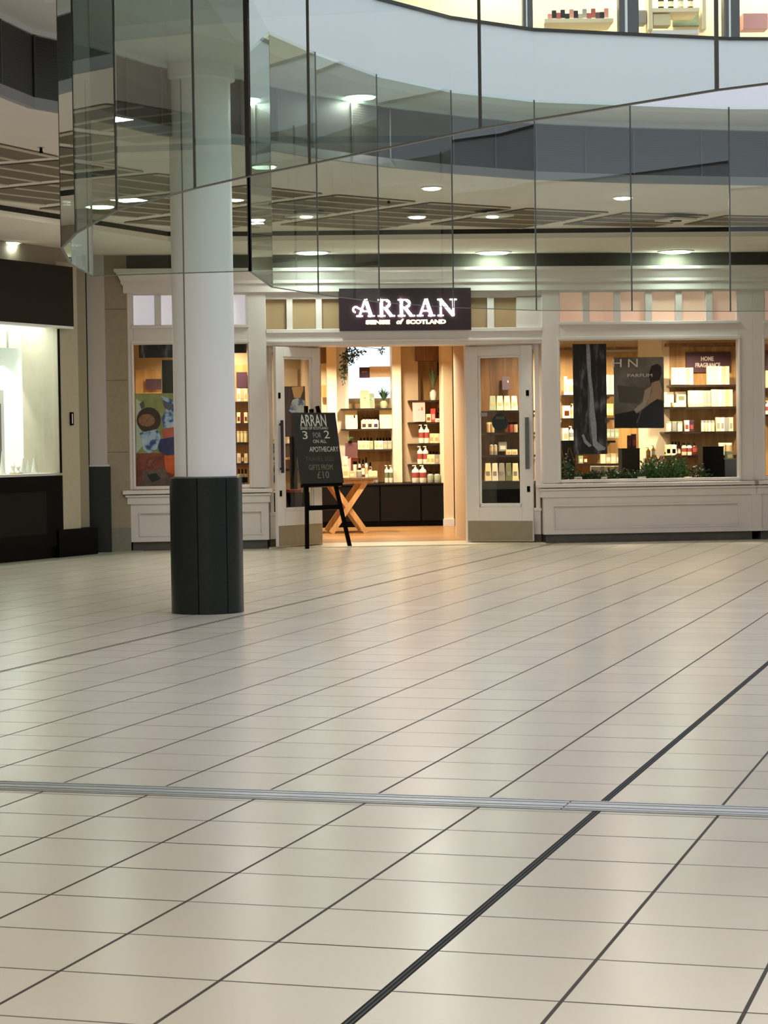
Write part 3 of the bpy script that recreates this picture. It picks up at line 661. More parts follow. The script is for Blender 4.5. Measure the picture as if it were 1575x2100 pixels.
# small display pieces
specs = [(8, 955, 30, 'ring_stand', 'yellow')]
cnt = 0
for i, (x, top, kind, lb) in enumerate([(27, 949, 'bust', 'gold topped white ring stand near the centre of bright window'), (48, 940, 'cone', 'tall slim white ring cone in bright window'),
        (58, 942, 'cone', 'slim white ring cone right of the tallest one in bright window'), (70, 938, 'cone', 'rightmost tall white ring cone in bright window'),
        (82, 950, 'bust', 'small grey and white display head near window right end'), (5, 925, 'cone', 'large white cone at the left end of bright window'), (38, 952, 'bust', 'low dark based white stand in bright window')]):
    ppm = LS.ppm(x, .3); X_ = lx(x, .3, 960); hh = max(.06, LS.Z(x, top, .3)-LZ0)
    t = thing('jewellery_stand', lb, 'jewellery stand', LS.w(X_, .3, LZ0), LS.th)
    if kind == 'cone': MB().lathe([(.04, 0), (.035, .02), (.018, hh*.6), (.006, hh)], 14).build('cone', POTW, t, smooth=True)
    else: MB().lathe([(.03, 0), (.035, .01), (.012, hh*.35), (.03, hh*.7), (.01, hh)], 14).build('bust', POTW, t, smooth=True)
    MB().lathe([(.048, -.0), (.048, .012)], 16).build('base', GREYST if 'grey' in lb or 'dark' in lb else (mat('gold', (210, 170, 80), .3, .8) if 'gold' in lb else POTW), t)
t = thing('framed_display', 'white framed purple picture cut by the left photo edge', 'picture', LS.w(lx(-14, .55, 880), .55, LZ0), LS.th)
w_ = lx(9, .55, 850)-lx(-14, .55, 850)
MB().box(-w_, w_, 0, .03, 0, LS.Z(0, 800, .55)-LZ0).build('frame', WD, t); MB().box(-w_+.07, w_-.07, -.004, 0, .08, LS.Z(0, 828, .55)-LZ0).build('picture', mat('lilac_print', (120, 104, 128), .6), t)
# ================================================================== INSIDE THE SHOP
def wallbox(x0, x1, d0, d1, z0, z1, name, m, label=None): return st(MB().box(x0, x1, d0, d1, z0, z1), name, m, FA, label)
wallbox(-7, 9, 7.3, 7.4, 0, 3, 'wall_back', CRWALL2)
PX = HR[0]+.1; PXL = HL[0]-.14
wallbox(XL0-.02, XR2+.2, .12, 7.4, 2.97, 3.0, 'ceiling', CRWALL)
wallbox(XL0-.1, XL0, .12, 7.4, 0, 3, 'wall_side', CRWALL2)
DZ = 2.4
wallbox(PX, PX+.08, .66, DZ, .0, 2.97, 'wall_partition', CRWALL2); wallbox(PXL-.0, PXL+.06, .66, DZ, 0, 2.97, 'wall_partition', CRWALL2)
wallbox(PX, XR2+.2, DZ, DZ+.06, 0, 2.97, 'wall_partition', CRWALL, 'cream wall behind the right window display'); wallbox(XL0-.1, PXL+.06, DZ, DZ+.06, 0, 2.97, 'wall_partition', CRWALL)
wallbox(XR0, XR2, .1, .9, .66, ZS1-.02, 'floor_display', BLACK); wallbox(XL0, XL1, .1, .9, .66, ZS1-.02, 'floor_display', BLACK)
wallbox(PX, XR2, .88, .9, .0, .7, 'wall_display', BLACK); wallbox(XL0, PXL, .88, .9, .0, .7, 'wall_display', BLACK)
# lamps of the shop
for xx, dd, pw in ((-.6, 3.0, 75), (.7, 3.0, 75), (-.6, 5.6, 80), (.7, 5.6, 80), (-2.4, 1.2, 45), (-1.9, 1.9, 30), (3.2, 1.3, 70), (4.6, 1.3, 80), (2.2, 1.5, 45), (6.0, 1.3, 40)):
    area('shop_lamp', FA.w(xx, dd, 2.83), .16, pw*.88, SHOPW, spread=2.6)
def rect_px(x0, x1, y0, y1, d, th, name, m, label=None, cat=None, parent=None):
    xa, za = FA.pix(x0, y1, d); xb, zb = FA.pix(x1, y0, d)
    o = MB().box(0, xb-xa, 0, th, 0, zb-za).build(name, m, parent, FA.w(xa, d, za), FA.th)
    if label: tag(o, label, cat)
    return o, xb-xa, zb-za
def wpx(x0, x1, z0, z1, d0, d1, name, m, label=None): return wallbox(fx(x0, d0), fx(x1, d0), d0, d1, z0, z1, name, m, label)
wpx(640, 674, .7, 2.97, 6.7, 6.8, 'wall_back', CRWALL); wpx(672, 692, .7, 2.97, 6.5, 7, 'wall_back', CRWALL, 'cream pillar left of the lit panel')
wpx(691, 716, .7, 2.97, 6.8, 6.9, 'wall_back', mat('pale_wall', (220, 206, 186), .7))
wpx(714, 808, .7, 2.97, 7.0, 7.05, 'wall_back', ORANGEW, 'honey wood back of the left alcove'); wpx(806, 824, .7, 2.97, 6.5, 7, 'wall_back', CRWALL, 'cream pillar between the two shelf alcoves')
wpx(823, 859, .7, 2.97, 6.8, 6.9, 'wall_back', CRWALL2); wpx(857, 914, .7, 2.97, 7.0, 7.05, 'wall_back', ORANGEW, 'honey wood back of the right alcove')
wpx(855, 912, FA.Z(880, 740, 6.7), 2.97, 6.7, 6.95, 'wall_back', DARKW); wpx(853, 863, .7, 2.8, 6.85, 6.95, 'wall_back', DARKW)
wpx(910, 929, 0.01, 2.97, 6.0, 6.5, 'wall_back', CRWALL, 'cream pillar at the right end of the back shelves'); wpx(927, 985, 0.01, 2.97, 6.25, 6.4, 'wall_back', CRWALL2)
wpx(909, 930, .012, .12, 5.96, 6.1, 'baseboard_back', WHITE); wpx(929, 985, .012, .12, 6.2, 6.3, 'baseboard_back', WHITE)
wpx(658, 672, FA.Z(665, 745, 6.5), FA.Z(665, 712, 6.5), 6.55, 6.6, 'trim_60', DARKW); wpx(660, 673, FA.Z(665, 815, 6.6), FA.Z(665, 790, 6.6), 6.55, 6.6, 'trim_61', ORANGEW)
# lit panel (light box)
lbx, w_, h_ = rect_px(713, 806, 711, 817, 6.86, .06, 'light_panel', mat('light_panel_blue', (196, 216, 240), .5, emit=1.7), 'pale blue lit panel behind hanging ivy at the shop back', 'lightbox')
# cabinets
for i, (a, b, lb) in enumerate(((655, 720, 'black base cabinet behind the trestle table'), (720, 778, 'black base cabinet below the pale green cards'), (778, 862, 'wide black base cabinet below the middle cream pillar'), (862, 908, 'rightmost black base cabinet under the pump bottles'))):
    xa, xb = fx(a, 6.1), fx(b, 6.1); t = thing('base_cabinet', lb, 'cabinet', FA.w(xa, 6.1, .012), FA.th, 'black base cabinets at the shop back')
    MB().box(0, xb-xa-.004, .02, .8, 0, .655).build('body', BLACK, t); MB().box(.01, xb-xa-.014, 0, .02, .09, .64).build('door', mat('black_door', (12, 11, 10), .4, spec=.2), t)
MBt = MB().box(fx(655, 6.1), fx(908, 6.1), -.01+6.1, 6.9, .668, .69).build('counter_top', mat('dark_counter', (20, 17, 15), .4, spec=.25), None, FA.o, FA.th)
tag(MBt, 'dark counter top running over the black base cabinets', 'counter top')
def shelf(x0, x1, y, d, label, dep=.3, m=None):
    xa, za = FA.pix(x0, y, d); xb, _ = FA.pix(x1, y, d)
    t = thing('display_shelf', label, 'shelf', FA.w((xa+xb)/2, d, za), FA.th); w = (xb-xa)/2
    MB().box(-w, w, 0, dep, -.024, 0).build('board', m or SHELFM, t); MB().box(-w, w, -.004, 0, -.03, 0).build('front_edge', m or SHELFM, t)
    return t
ORD = ['leftmost', 'second', 'third', 'fourth', 'fifth', 'sixth', 'seventh', 'eighth', 'ninth', 'tenth']
def item(kind, xc, w, zb, h, d, m, m2, label, cat, group=None, dep=None, fr=FA):
    nm = {'carton': 'carton', 'bottle': 'pump_bottle', 'vial': 'glass_bottle', 'card': 'display_card', 'jar': 'candle_jar', 'pouch': 'gift_pouch', 'book': 'slim_carton', 'tube': 'lotion_tube'}[kind]
    t = thing(nm, label, cat, fr.w(xc, d, zb), fr.th+(random.uniform(-.08, .08) if kind in ('carton', 'pouch', 'jar') else 0), group)
    if kind in ('carton', 'book'):
        dp = dep or min(w, .16)
        MB().box(-w/2, w/2, 0, dp, 0, h).build('box', m, t, bev=.003)
        if kind == 'carton': MB().box(-w*.32, w*.32, -.0015, 0, h*.2, h*.6).build('label', m2, t)
        else: MB().box(-w*.5, w*.5, -.0015, 0, h*.1, h*.18).build('stripe', m2, t)
    elif kind in ('bottle', 'tube'):
        r = w/2; MB().lathe([(r*.92, 0), (r, .008), (r, h*.66), (r*.85, h*.74), (r*.35, h*.8)], 18).build('body', m, t, smooth=True)
        MB().lathe([(r*1.015, h*.28), (r*1.015, h*.58)], 18).build('label', m2, t, smooth=True)
        mb = MB().lathe([(r*.4, h*.8), (r*.4, h*.87), (r*.14, h*.88), (r*.14, h*.96)], 12); mb.box(-r*.9, r*.2, -.008, .008, h*.95, h); mb.build('pump', BLACK if kind == 'tube' else m, t)
    elif kind == 'vial':
        r = w/2; MB().lathe([(r, 0), (r, h*.62), (r*.4, h*.72)], 14).build('body', m, t, smooth=True); MB().lathe([(r*.5, h*.7), (r*.5, h)], 12).build('cap', BLACK, t, smooth=True)
        MB().lathe([(r*1.02, h*.15), (r*1.02, h*.5)], 14).build('label', m2, t, smooth=True)
    elif kind == 'jar':
        r = w/2; MB().lathe([(r*.95, 0), (r, .006), (r, h*.8)], 16).build('glass', m, t, smooth=True); MB().lathe([(r*1.04, h*.8), (r*1.04, h)], 16).build('lid', m2, t, smooth=True)
    elif kind == 'card':
        mb = MB(); r = min(w, h)*.1; q = []
        for cx2, cy2, a0 in ((w/2-r, r, -90), (w/2-r, h-r, 0), (-w/2+r, h-r, 90), (-w/2+r, r, 180)):
            for j in range(5): an = math.radians(a0+22.5*j); q.append((cx2+r*math.cos(an), cy2+r*math.sin(an)))
        mb.prism(q, 0, .012, 'y'); mb.xf(Matrix.Rotation(math.radians(-9), 4, 'X')).build('card', m, t)
        MB().box(w*.2, w*.3, -.003, 0, h*.55, h*.7).xf(Matrix.Rotation(math.radians(-9), 4, 'X')).build('printed_mark', m2, t)
        MB().bar((0, .02, h*.6), (0, .2*h+.06, 0.008), .02, .006).build('strut', m, t)
    elif kind == 'pouch':
        MB().hexa([(-w/2, -.03, 0), (w/2, -.03, 0), (w/2, .05, 0), (-w/2, .05, 0), (-w*.36, .0, h), (w*.42, .0, h), (w*.42, .02, h), (-w*.36, .02, h)]).build('bag', m, t, bev=.006)
        MB().box(-w*.25, w*.25, -.022, -.012, h*.3, h*.55).build('label', m2, t)
    return t
def one(kind, x0, x1, yt, yb, d, m, m2, label, cat, dep=None):
    xa, zb = FA.pix(x0, yb, d); xb, zt_ = FA.pix(x1, yt, d)
    return item(kind, (xa+xb)/2, xb-xa, zb+.001, zt_-zb, d, m, m2, label, cat, dep=dep)
def row(kind, x0, x1, n, yt, yb, d, ms, desc, cat, m2=None, jit=.0, dep=None):
    if not isinstance(ms, list): ms = [ms]
    for i in range(n):
        a, b = x0+(x1-x0)*i/n, x0+(x1-x0)*(i+.94)/n; q = random.uniform(0, jit)*(yb-yt)
        pos = 'rightmost' if i == n-1 else ORD[i]+('' if i == 0 else ' from left')
        lab = f'{pos} {desc}' if n > 1 else desc
        xa, zb = FA.pix(a, yb, d); xb, zt_ = FA.pix(b, yt+q, d)
        item(kind, (xa+xb)/2, xb-xa, zb+.001, zt_-zb, d, ms[i % len(ms)], m2 or TANB, lab, cat, desc if n > 1 else None, dep)
# --- left alcove
D6 = 6.62
for y, n in ((838, 'top shelf of the left alcove'), (880, 'middle shelf of the left alcove'), (922, 'lower shelf of the left alcove')): shelf(700 if y < 900 else 726, 806, y, D6, 'dark '+n, .36)
one('card', 709, 733, 839, 880, D6+.04, CREAMB, BLACK, 'pale yellow card standing left on the middle alcove shelf', 'display card')
one('card', 779, 804, 837, 880, D6+.04, CREAMB, GREENB, 'pale yellow card with green print right on middle shelf', 'display card')
one('card', 739, 758, 800, 838, D6+.04, SAGEB, GREENB, 'sage green card standing on the top alcove shelf', 'display card')
one('card', 752, 768, 806, 838, D6+.12, SAGEB, GREENB, 'second sage card tilted behind the first on top shelf', 'display card')
row('vial', 743, 774, 5, 856, 864, D6+.16, AMBER, 'tiny dark bottle above cream cartons on alcove middle shelf', 'bottle', WHITEB)
row('carton', 741, 777, 3, 862, 880, D6, [CREAMB, CREAMB, WHITEB], 'cream carton between two yellow cards on middle shelf', 'carton', PLUM)
row('vial', 737, 765, 4, 898, 922, D6+.2, AMBER, 'dark bottle behind left cartons on alcove lower shelf', 'bottle', WHITEB)
row('vial', 771, 803, 5, 898, 922, D6+.2, AMBER, 'dark bottle behind right cartons on alcove lower shelf', 'bottle', WHITEB)
row('carton', 734, 766, 4, 904, 922, D6, [CREAMB, CREAMB, GREENB, SAGEB], 'cream carton in left half of alcove lower shelf', 'carton', TANB)
row('carton', 768, 804, 4, 904, 922, D6, [CREAMB, WHITEB, GREYB, GREYB], 'cream carton in right half of alcove lower shelf', 'carton', TANB)
row('bottle', 789, 806, 2, 954, 990, 6.45, WHITEB, 'white pump bottle with olive label beside cream pillar', 'pump bottle', GRNL)
row('jar', 762, 776, 2, 980, 990, 6.4, GREYB, 'small grey tin on counter behind the table', 'tin', GREYB)
# --- right alcove
for y, a, n in ((821, 838, 'top shelf of the right alcove'), (866, 838, 'second shelf of the right alcove'), (910, 838, 'third shelf of the right alcove'), (952, 838, 'lowest shelf of the right alcove')): shelf(a, 911, y, D6, 'dark '+n, .36)
one('card', 847, 872, 822, 865, D6-.04, PINKB, REDB, 'pink card leaning at left end of the second shelf', 'display card')
one('carton', 874, 884, 849, 866, D6, CREAMB, REDL, 'small cream carton beside the pink card', 'carton')
one('carton', 884, 893, 838, 866, D6, REDB, PINKB, 'red carton right of the pink card', 'carton'); one('jar', 897, 907, 846, 860, D6+.1, PLUM, BLACK, 'dark plum candle jar on the second right shelf', 'jar')
one('carton', 893, 908, 858, 866, D6-.02, WHITEB, TANB, 'flat white carton under the plum jar', 'carton'); one('carton', 897, 908, 829, 848, D6+.2, PINKB, PLUM, 'pinkish gift box at right end of second shelf', 'carton')
row('bottle', 859, 881, 2, 871, 909, D6, WHITEB, 'white pump bottle with red label on third right shelf', 'pump bottle', REDL)
row('carton', 880, 911, 3, 889, 909, D6, [CREAMB, CREAMB, WHITEB], 'cream carton right of bottles on third right shelf', 'carton', TANB)
row('bottle', 856, 879, 2, 915, 952, D6, WHITEB, 'white pump bottle with red label on lowest right shelf', 'pump bottle', REDL)
row('carton', 873, 911, 4, 932, 952, D6-.04, [CREAMB, CREAMB, GREYB, WHITEB], 'cream carton right of bottles on lowest right shelf', 'carton', TANB)
row('vial', 880, 905, 4, 926, 940, D6+.2, AMBER, 'dark bottle behind cartons on lowest right shelf', 'bottle', WHITEB)
row('bottle', 845, 875, 2, 954, 990, 6.4, WHITEB, 'large white pump bottle with red label on the counter', 'pump bottle', REDL)
row('tube', 876, 904, 2, 967, 990, 6.4, GREYB, 'grey pouch bottle with white cap on counter right end', 'bottle', SAGEB)
one('card', 897, 903, 743, 770, D6+.3, PLUM, PLUM, 'small dark plum sign high in the right alcove', 'sign')
# --- signs, ivy, wall clock, bin
o, w_, h_ = rect_px(737, 758, 753, 775, 6.8, .012, 'square_sign', PLUM, 'small plum square sign on the blue lit panel', 'sign')
put_text('ARRAN', .03, PINKB, o, w_/2, -.002, h_*.5, width=w_*.5)
o, w_, h_ = rect_px(758, 806, 751, 774, 6.81, .008, 'lettered_band', mat('pale_orange_band', (236, 206, 160), .5), 'pale orange band with faint lettering on the lit panel', 'sign')
put_text('FRAGRANCE', .08, mat('orange_faint', (220, 172, 110), .5), o, w_/2, -.002, h_*.36, width=w_*.86)
def leaves(mb, c, R_, n, size, flat=0, droop=0):
    for i in range(n):
        v = Vector((random.gauss(0, 1), random.gauss(0, 1), random.gauss(0, 1))); v.normalize(); p = Vector(c)+Vector((v.x*R_[0], v.y*R_[1], v.z*R_[2]))*random.random()**.45
        a = Vector((random.uniform(-1, 1), random.uniform(-1, 1), random.uniform(-.6, .9)-droop)).normalized(); b = a.cross(Vector((random.uniform(-1, 1), random.uniform(-1, 1), random.uniform(-1, 1)))).normalized()
        s = size*random.uniform(.6, 1.3); k = a.cross(b)*s*.12
        vs = [mb.b.verts.new(q) for q in (p, p+a*s*.5+b*s*.3+k, p+a*s, p+a*s*.5-b*s*.3+k)]; m_ = mb.b.verts.new(p+a*s*.5-k)
        for j in range(4): mb.b.faces.new([vs[j], vs[(j+1) % 4], m_])
t = thing('hanging_ivy', 'trailing green ivy hanging beside the blue lit panel', 'plant', FA.w(fx(716, 6.5), 6.5, 2.95), FA.th)
px6 = FA.ppm(720, 6.5)
mb = MB(); leaves(mb, (.03, 0, -.22), (.14, .07, .16), 110, .06, droop=.8); leaves(mb, (-.07, 0, -.42), (.05, .05, .25), 70, .055, droop=1); leaves(mb, (.12, 0, -.16), (.18, .05, .07), 60, .05, droop=.6); leaves(mb, (.56, .1, -.12), (.06, .05, .1), 24, .05, droop=.9); mb.build('leaves', LEAFD, t)
mb = MB()
for q in ([(0, 0, 0), (-.04, 0, -.2), (-.07, .02, -.45), (-.06, 0, -.66)], [(0, 0, 0), (.06, 0, -.15), (.1, 0, -.35)], [(0, 0, 0), (.2, .04, -.08), (.56, .08, -.12)]): mb.tube(q, .005, 5)
mb.build('stems', LEAF, t)
def fronds(name, label, x, yb, yt, d, mpot, pot_h, pot_w, spread, n, lm, wid=.02, bend=.5):
    xa, zb = FA.pix(x, yb, d); _, zt_ = FA.pix(x, yt, d); t = thing(name, label, 'plant', FA.w(xa, d, zb), FA.th); hh = zt_-zb
    r = pot_w/2; MB().lathe([(r*.75, 0), (r, pot_h*.4), (r*.95, pot_h*.75), (r*.5, pot_h*.95), (r*.55, pot_h)], 18).build('pot', mpot, t, smooth=True)
    mb = MB()
    for i in range(n):
        a = random.uniform(0, 6.28); s = random.uniform(.2, 1)*spread; L_ = (hh-pot_h)*random.uniform(.65, 1.0); P = []
        for j in range(5):
            k = j/4; P.append(Vector((math.cos(a)*s*k**1.3, math.sin(a)*s*k**1.3*.6, pot_h*.9+L_*(k-bend*k*k*s/spread*.5))))
        for j in range(4):
            w0, w1 = wid*(1-abs(j/4-.35)), wid*(1-abs((j+1)/4-.35))*(.1 if j == 3 else 1); side = Vector((-math.sin(a), math.cos(a), 0))
            f = [mb.b.verts.new(v) for v in (P[j]-side*w0/2, P[j]+side*w0/2, P[j+1]+side*w1/2, P[j+1]-side*w1/2)]; mb.b.faces.new(f)
    mb.build('leaves', lm, t); return t
fronds('potted_grass', 'grassy plant in a pale vase on top right alcove shelf', 889, 821, 741, D6+.05, POTW, .17, .12, .14, 46, LEAFG, .018, .2)
fronds('potted_fern', 'spiky green plant in a pale pot on top left shelf', 787, 838, 786, D6+.05, SAGEB, .13, .12, .20, 40, LEAFD, .028, .7)
fronds('potted_fern', 'small green plant on the dark planter at alcove left', 718, 908, 892, D6-.3, BLACK, .03, .07, .08, 24, LEAF, .015, .6)
one('carton', 709, 733, 908, 989.5, D6-.3, mat('plum_box', (92, 56, 52), .5), PINKB, 'plum brown display stack under the small plant', 'display box')
t = thing('wall_clock', 'dark round ornament on the beige wall left of right leaf', 'wall ornament', FA.w(fx(952, 6.2), 6.22, FA.Z(952, 757, 6.2)), FA.th)
MB().lathe([(.07, 0), (.07, .02)], 24).xf(Matrix.Rotation(math.pi/2, 4, 'X')).build('disc', mat('dark_disc', (44, 26, 22), .5), t); MB().tube([(.03, 0, .06), (.03, .005, .22)], .006).build('hanger', DARKW, t)
t = thing('waste_bin', 'tall black bin standing by the right door leaf', 'bin', FA.w(fx(958, 5.2), 5.2, .013), FA.th)
MB().box(-.05, .2, 0, .25, 0, .68).build('body', BLACK, t, bev=.01); MB().box(-.12, -.05, .03, .2, 0, .4).build('side_panel', mat('brown_bin', (70, 52, 38), .5), t); MB().box(-.05, .2, -.005, .25, .68, .7).build('lid', BLACK, t)
# --- trestle table
tx, td = FA.fl(716, 1096); tz = .012
tt = thing('trestle_table', 'oak trestle table with crossed legs behind the easel', 'table', FA.w(tx, td, tz), FA.th)
zt_ = FA.Z(716, 980, td)-tz; hwT = .43
MB().box(-hwT, hwT, -.05, 1.15, zt_-.035, zt_).build('tabletop', mat('table_top_dark', (104, 76, 50), .4), tt, bev=.004); MB().box(-hwT+.06, hwT-.06, 0, 1.1, zt_-.085, zt_-.035).build('apron', TABW, tt)
for yy in (.03, 1.0):
    for s_ in (-1, 1): MB().bar((s_*.26, yy+.01*s_, 0.012), (-s_*.26, yy+.01*s_, zt_-.06), .075, .035, (0, 1, 0)).build('leg', TABW, tt)
MB().bar((0, .03, zt_*.5), (0, 1.0, zt_*.5), .05, .05).build('rail', TABW, tt)
def ontable(kind, x0, x1, yt, yb, dd, m, m2, lb, cat): 
    xa, _ = FA.pix(x0, yb, td+dd); xb, zt2 = FA.pix(x1, yt, td+dd); zb = zt_+tz
    xc = min(max((xa+xb)/2, tx-hwT+.05), tx+hwT-.05); item(kind, xc, xb-xa, zb+.001, max(zt2-zb, .05), td+dd, m, m2, lb, cat)
for a in [('carton', 701, 716, 957, 978, .05, CREAMB, TANB, 'cream carton at table left edge by the easel', 'carton'), ('carton', 716, 728, 966, 979, .06, TANB, CREAMB, 'low tan carton second on the table front', 'carton'),
          ('jar', 732, 742, 964, 979, .08, GREYB, CREAMB, 'grey candle jar at the table front', 'jar'), ('vial', 735, 740, 940, 970, .45, WHITEB, BLACK, 'slim white bottle left of the amber ones', 'bottle'),
          ('vial', 741, 748, 942, 972, .4, AMBER, WHITEB, 'amber bottle in the table middle', 'bottle'), ('vial', 748, 754, 938, 972, .42, WHITEB, TANB, 'tall white bottle in the table middle', 'bottle'),
          ('carton', 720, 734, 938, 965, .8, AMBER, PLUM, 'dark amber gift box at the table back', 'carton'), ('carton', 702, 713, 936, 960, .75, WHITEB, TANB, 'tall white carton at the table back left', 'carton'),
          ('vial', 756, 762, 948, 972, .5, AMBER, WHITEB, 'amber bottle right of the tall white one', 'bottle'), ('vial', 763, 767, 948, 972, .5, WHITEB, WHITEB, 'thin white bottle near table right end', 'bottle'),
          ('book', 756, 774, 966, 979, .06, GREENB, SAGEB, 'pale green leaflet stack at table right front', 'leaflets'), ('jar', 724, 732, 946, 960, .55, WHITEB, BLACK, 'small white round jar before the amber box', 'jar'),
          ('carton', 690, 701, 958, 978, .1, WHITEB, TANB, 'white carton half hidden by the chalkboard', 'carton')]: ontable(*a)
# ================================================================== RIGHT DISPLAY WINDOW
DW = DZ-.34
wpx(1152, 1180, .8, FA.Z(1160, 716, DZ-.02), DZ-.03, DZ-.005, 'wall_display', ORANGEW, 'honey wood panel at left of the window'); wpx(1180, 1312, .8, FA.Z(1250, 724, DZ-.02), DZ-.03, DZ-.005, 'wall_display', ORANGEW)
wpx(965, 1095, .8, FA.Z(1030, 716, DZ-.02), DZ-.03, DZ-.005, 'wall_display', DARKW)
wpx(1374, 1530, .8, FA.Z(1440, 706, DZ-.02), DZ-.03, DZ-.005, 'wall_display', ORANGEW, 'honey wood panel behind home fragrance shelves')
wpx(1560, 1700, .8, FA.Z(1575, 706, DZ-.02), DZ-.03, DZ-.005, 'wall_display', ORANGEW)
wpx(1310, 1374, .8, 2.97, DZ-.06, DZ-.005, 'wall_display', CRWALL, 'cream upright between two wood shelf bays')
wpx(1374, 1530, FA.Z(1440, 711, DZ-.02), FA.Z(1440, 705, DZ-.02), DZ-.36, DZ-.02, 'trim_62', DARKW); wpx(1150, 1310, FA.Z(1220, 718, DZ-.02), FA.Z(1220, 713, DZ-.02), DZ-.2, DZ-.02, 'trim_63', DARKW)
sgn, w_, h_ = rect_px(1407, 1499, 722, 764, DZ-.06, .02, 'department_sign', mat('plum_sign', (84, 44, 52), .5), 'plum sign reading HOME FRAGRANCE over the shelves', 'sign')
put_text('HOME', .085, LETW and mat('sign_white', (240, 226, 214), .5), sgn, w_*.47, -.003, h_*.58, width=w_*.28, bold=.002); put_text('FRAGRANCE', .085, MATS['sign_white'], sgn, w_*.48, -.003, h_*.26, width=w_*.55, bold=.002)
for y, n in ((790, 'highest'), (835, 'second'), (886, 'third'), (935, 'lowest')):
    shelf(1362 if y > 800 else 1376, 1526, y, DW, f'{n} dark shelf of the home fragrance bay', .3)
for y, n in ((810, 'highest'), (858, 'second'), (905, 'third'), (952, 'lowest')):
    shelf(1152, 1278 if y > 950 else 1262, y, DW, f'{n} dark shelf of the bay behind the waterfall banner', .3)
row('book', 1377, 1422, 6, 754, 789, DW, [CREAMB, CREAMB, CREAMB, WHITEB, TANB, CREAMB], 'cream carton in left pack of the top fragrance shelf', 'carton', GREENB)
row('book', 1450, 1496, 6, 751, 789, DW, [CREAMB, CREAMB, CREAMB, WHITEB, TANB, CREAMB], 'cream carton in right pack of the top fragrance shelf', 'carton', GREENB)
row('vial', 1392, 1420, 4, 792, 800, DW+.1, AMBER, 'dark bottle top under the first fragrance shelf left', 'bottle', WHITEB) if False else None
one('carton', 1364, 1382, 804, 826, DW+.1, WHITEB, CREAMB, 'square white box upright on second fragrance shelf', 'carton'); one('carton', 1361, 1376, 826, 835, DW-.02, CREAMB, WHITEB, 'low cream box in front of square white box', 'carton')
one('carton', 1388, 1407, 803, 826, DW+.1, WHITEB, GRNL, 'white gift box with a green ribbon on second shelf', 'gift box'); one('carton', 1381, 1407, 826, 835, DW-.02, CREAMB, WHITEB, 'low cream box before the ribboned gift box', 'carton')
row('book', 1412, 1458, 6, 801, 835, DW, [CREAMB, WHITEB, CREAMB, CREAMB, GREYB, GREYB], 'slim cream carton in middle of second fragrance shelf', 'carton', TANB)
row('book', 1459, 1503, 6, 799, 834, DW, [CREAMB, CREAMB, WHITEB, CREAMB, TANB, CREAMB], 'slim cream carton at right of second fragrance shelf', 'carton', GREENB)
row('jar', 1366, 1400, 3, 864, 885, DW, [WHITEB, GREYB, WHITEB], 'candle jar at left of the third fragrance shelf', 'jar', SAGEB)
row('carton', 1404, 1424, 2, 862, 885, DW, [WHITEB, PLUM], 'small box in centre of the third fragrance shelf', 'carton', REDL)
row('jar', 1438, 1466, 4, 862, 885, DW, [WHITEB, CREAMB], 'white candle jar right of centre on third fragrance shelf', 'jar', GREYB)
row('carton', 1469, 1504, 4, 856, 885, DW, [CREAMB, WHITEB, GREYB, CREAMB], 'upright candle box at right of third fragrance shelf', 'carton', GREYB)
row('carton', 1366, 1388, 2, 912, 934, DW, [CREAMB, WHITEB], 'cream box at left end of lowest fragrance shelf', 'carton', BLACK)
row('vial', 1376, 1396, 3, 906, 934, DW+.14, AMBER, 'dark bottle at left of lowest fragrance shelf', 'bottle', WHITEB)
row('tube', 1398, 1430, 3, 908, 934, DW, [CREAMB, WHITEB, AMBER], 'white bottle in centre of lowest fragrance shelf', 'bottle', REDL)
row('jar', 1474, 1502, 2, 908, 934, DW, [CREAMB, TANB], 'cream jar at right of lowest fragrance shelf', 'jar', WHITEB)
# bay behind the banner
one('carton', 1157, 1163, 772, 810, DW, WHITEB, TANB, 'tall white carton left of the waterfall banner', 'carton'); one('carton', 1163, 1178, 778, 810, DW, CREAMB, TANB, 'wide cream carton just left of waterfall banner', 'carton')
one('carton', 1155, 1170, 832, 858, DW, WHITEB, AMBER, 'white framed carton on second shelf left of banner', 'carton'); one('bottle', 1171, 1178, 828, 858, DW, CREAMB, TANB, 'cream bottle on second shelf left of banner', 'bottle')
one('carton', 1154, 1166, 878, 905, DW, WHITEB, TANB, 'white carton on third shelf left of banner', 'carton'); one('bottle', 1167, 1176, 874, 905, DW, WHITEB, GREYB, 'white bottle on third shelf left of banner', 'bottle')
row('book', 1244, 1260, 3, 769, 810, DW, [CREAMB, TANB, CREAMB], 'tall tan carton right of the waterfall banner', 'carton', WHITEB)
row('carton', 1243, 1258, 2, 828, 852, DW, [mat('yellow_card', (204, 190, 96), .6)], 'yellow green carton right of the banner', 'carton', GREENB)
row('carton', 1243, 1270, 3, 880, 899, DW-.1, [SAGEB, GREYB, SAGEB], 'sage carton right of banner on third shelf', 'carton', CREAMB)
row('carton', 1187, 1206, 2, 935, 951, DW+.02, [SAGEB, AMBER], 'small box below the banner on lowest shelf', 'carton', CREAMB)
row('carton', 1232, 1274, 4, 930, 951, DW+.02, [CREAMB, TANB], 'tan gift box right below the banner', 'gift box', WHITEB)
row('book', 1212, 1274, 9, 956, 978, 1.2, [WHITEB, CREAMB, WHITEB, TANB], 'pale carton in the low row behind the foliage', 'carton', TANB)
wpx(1205, 1280, .78, .79, 1.15, 1.45, 'trim_64', BLACK)
wpx(1150, 1530, .72, .80, 1.0, 1.5, 'trim_65', BLACK)
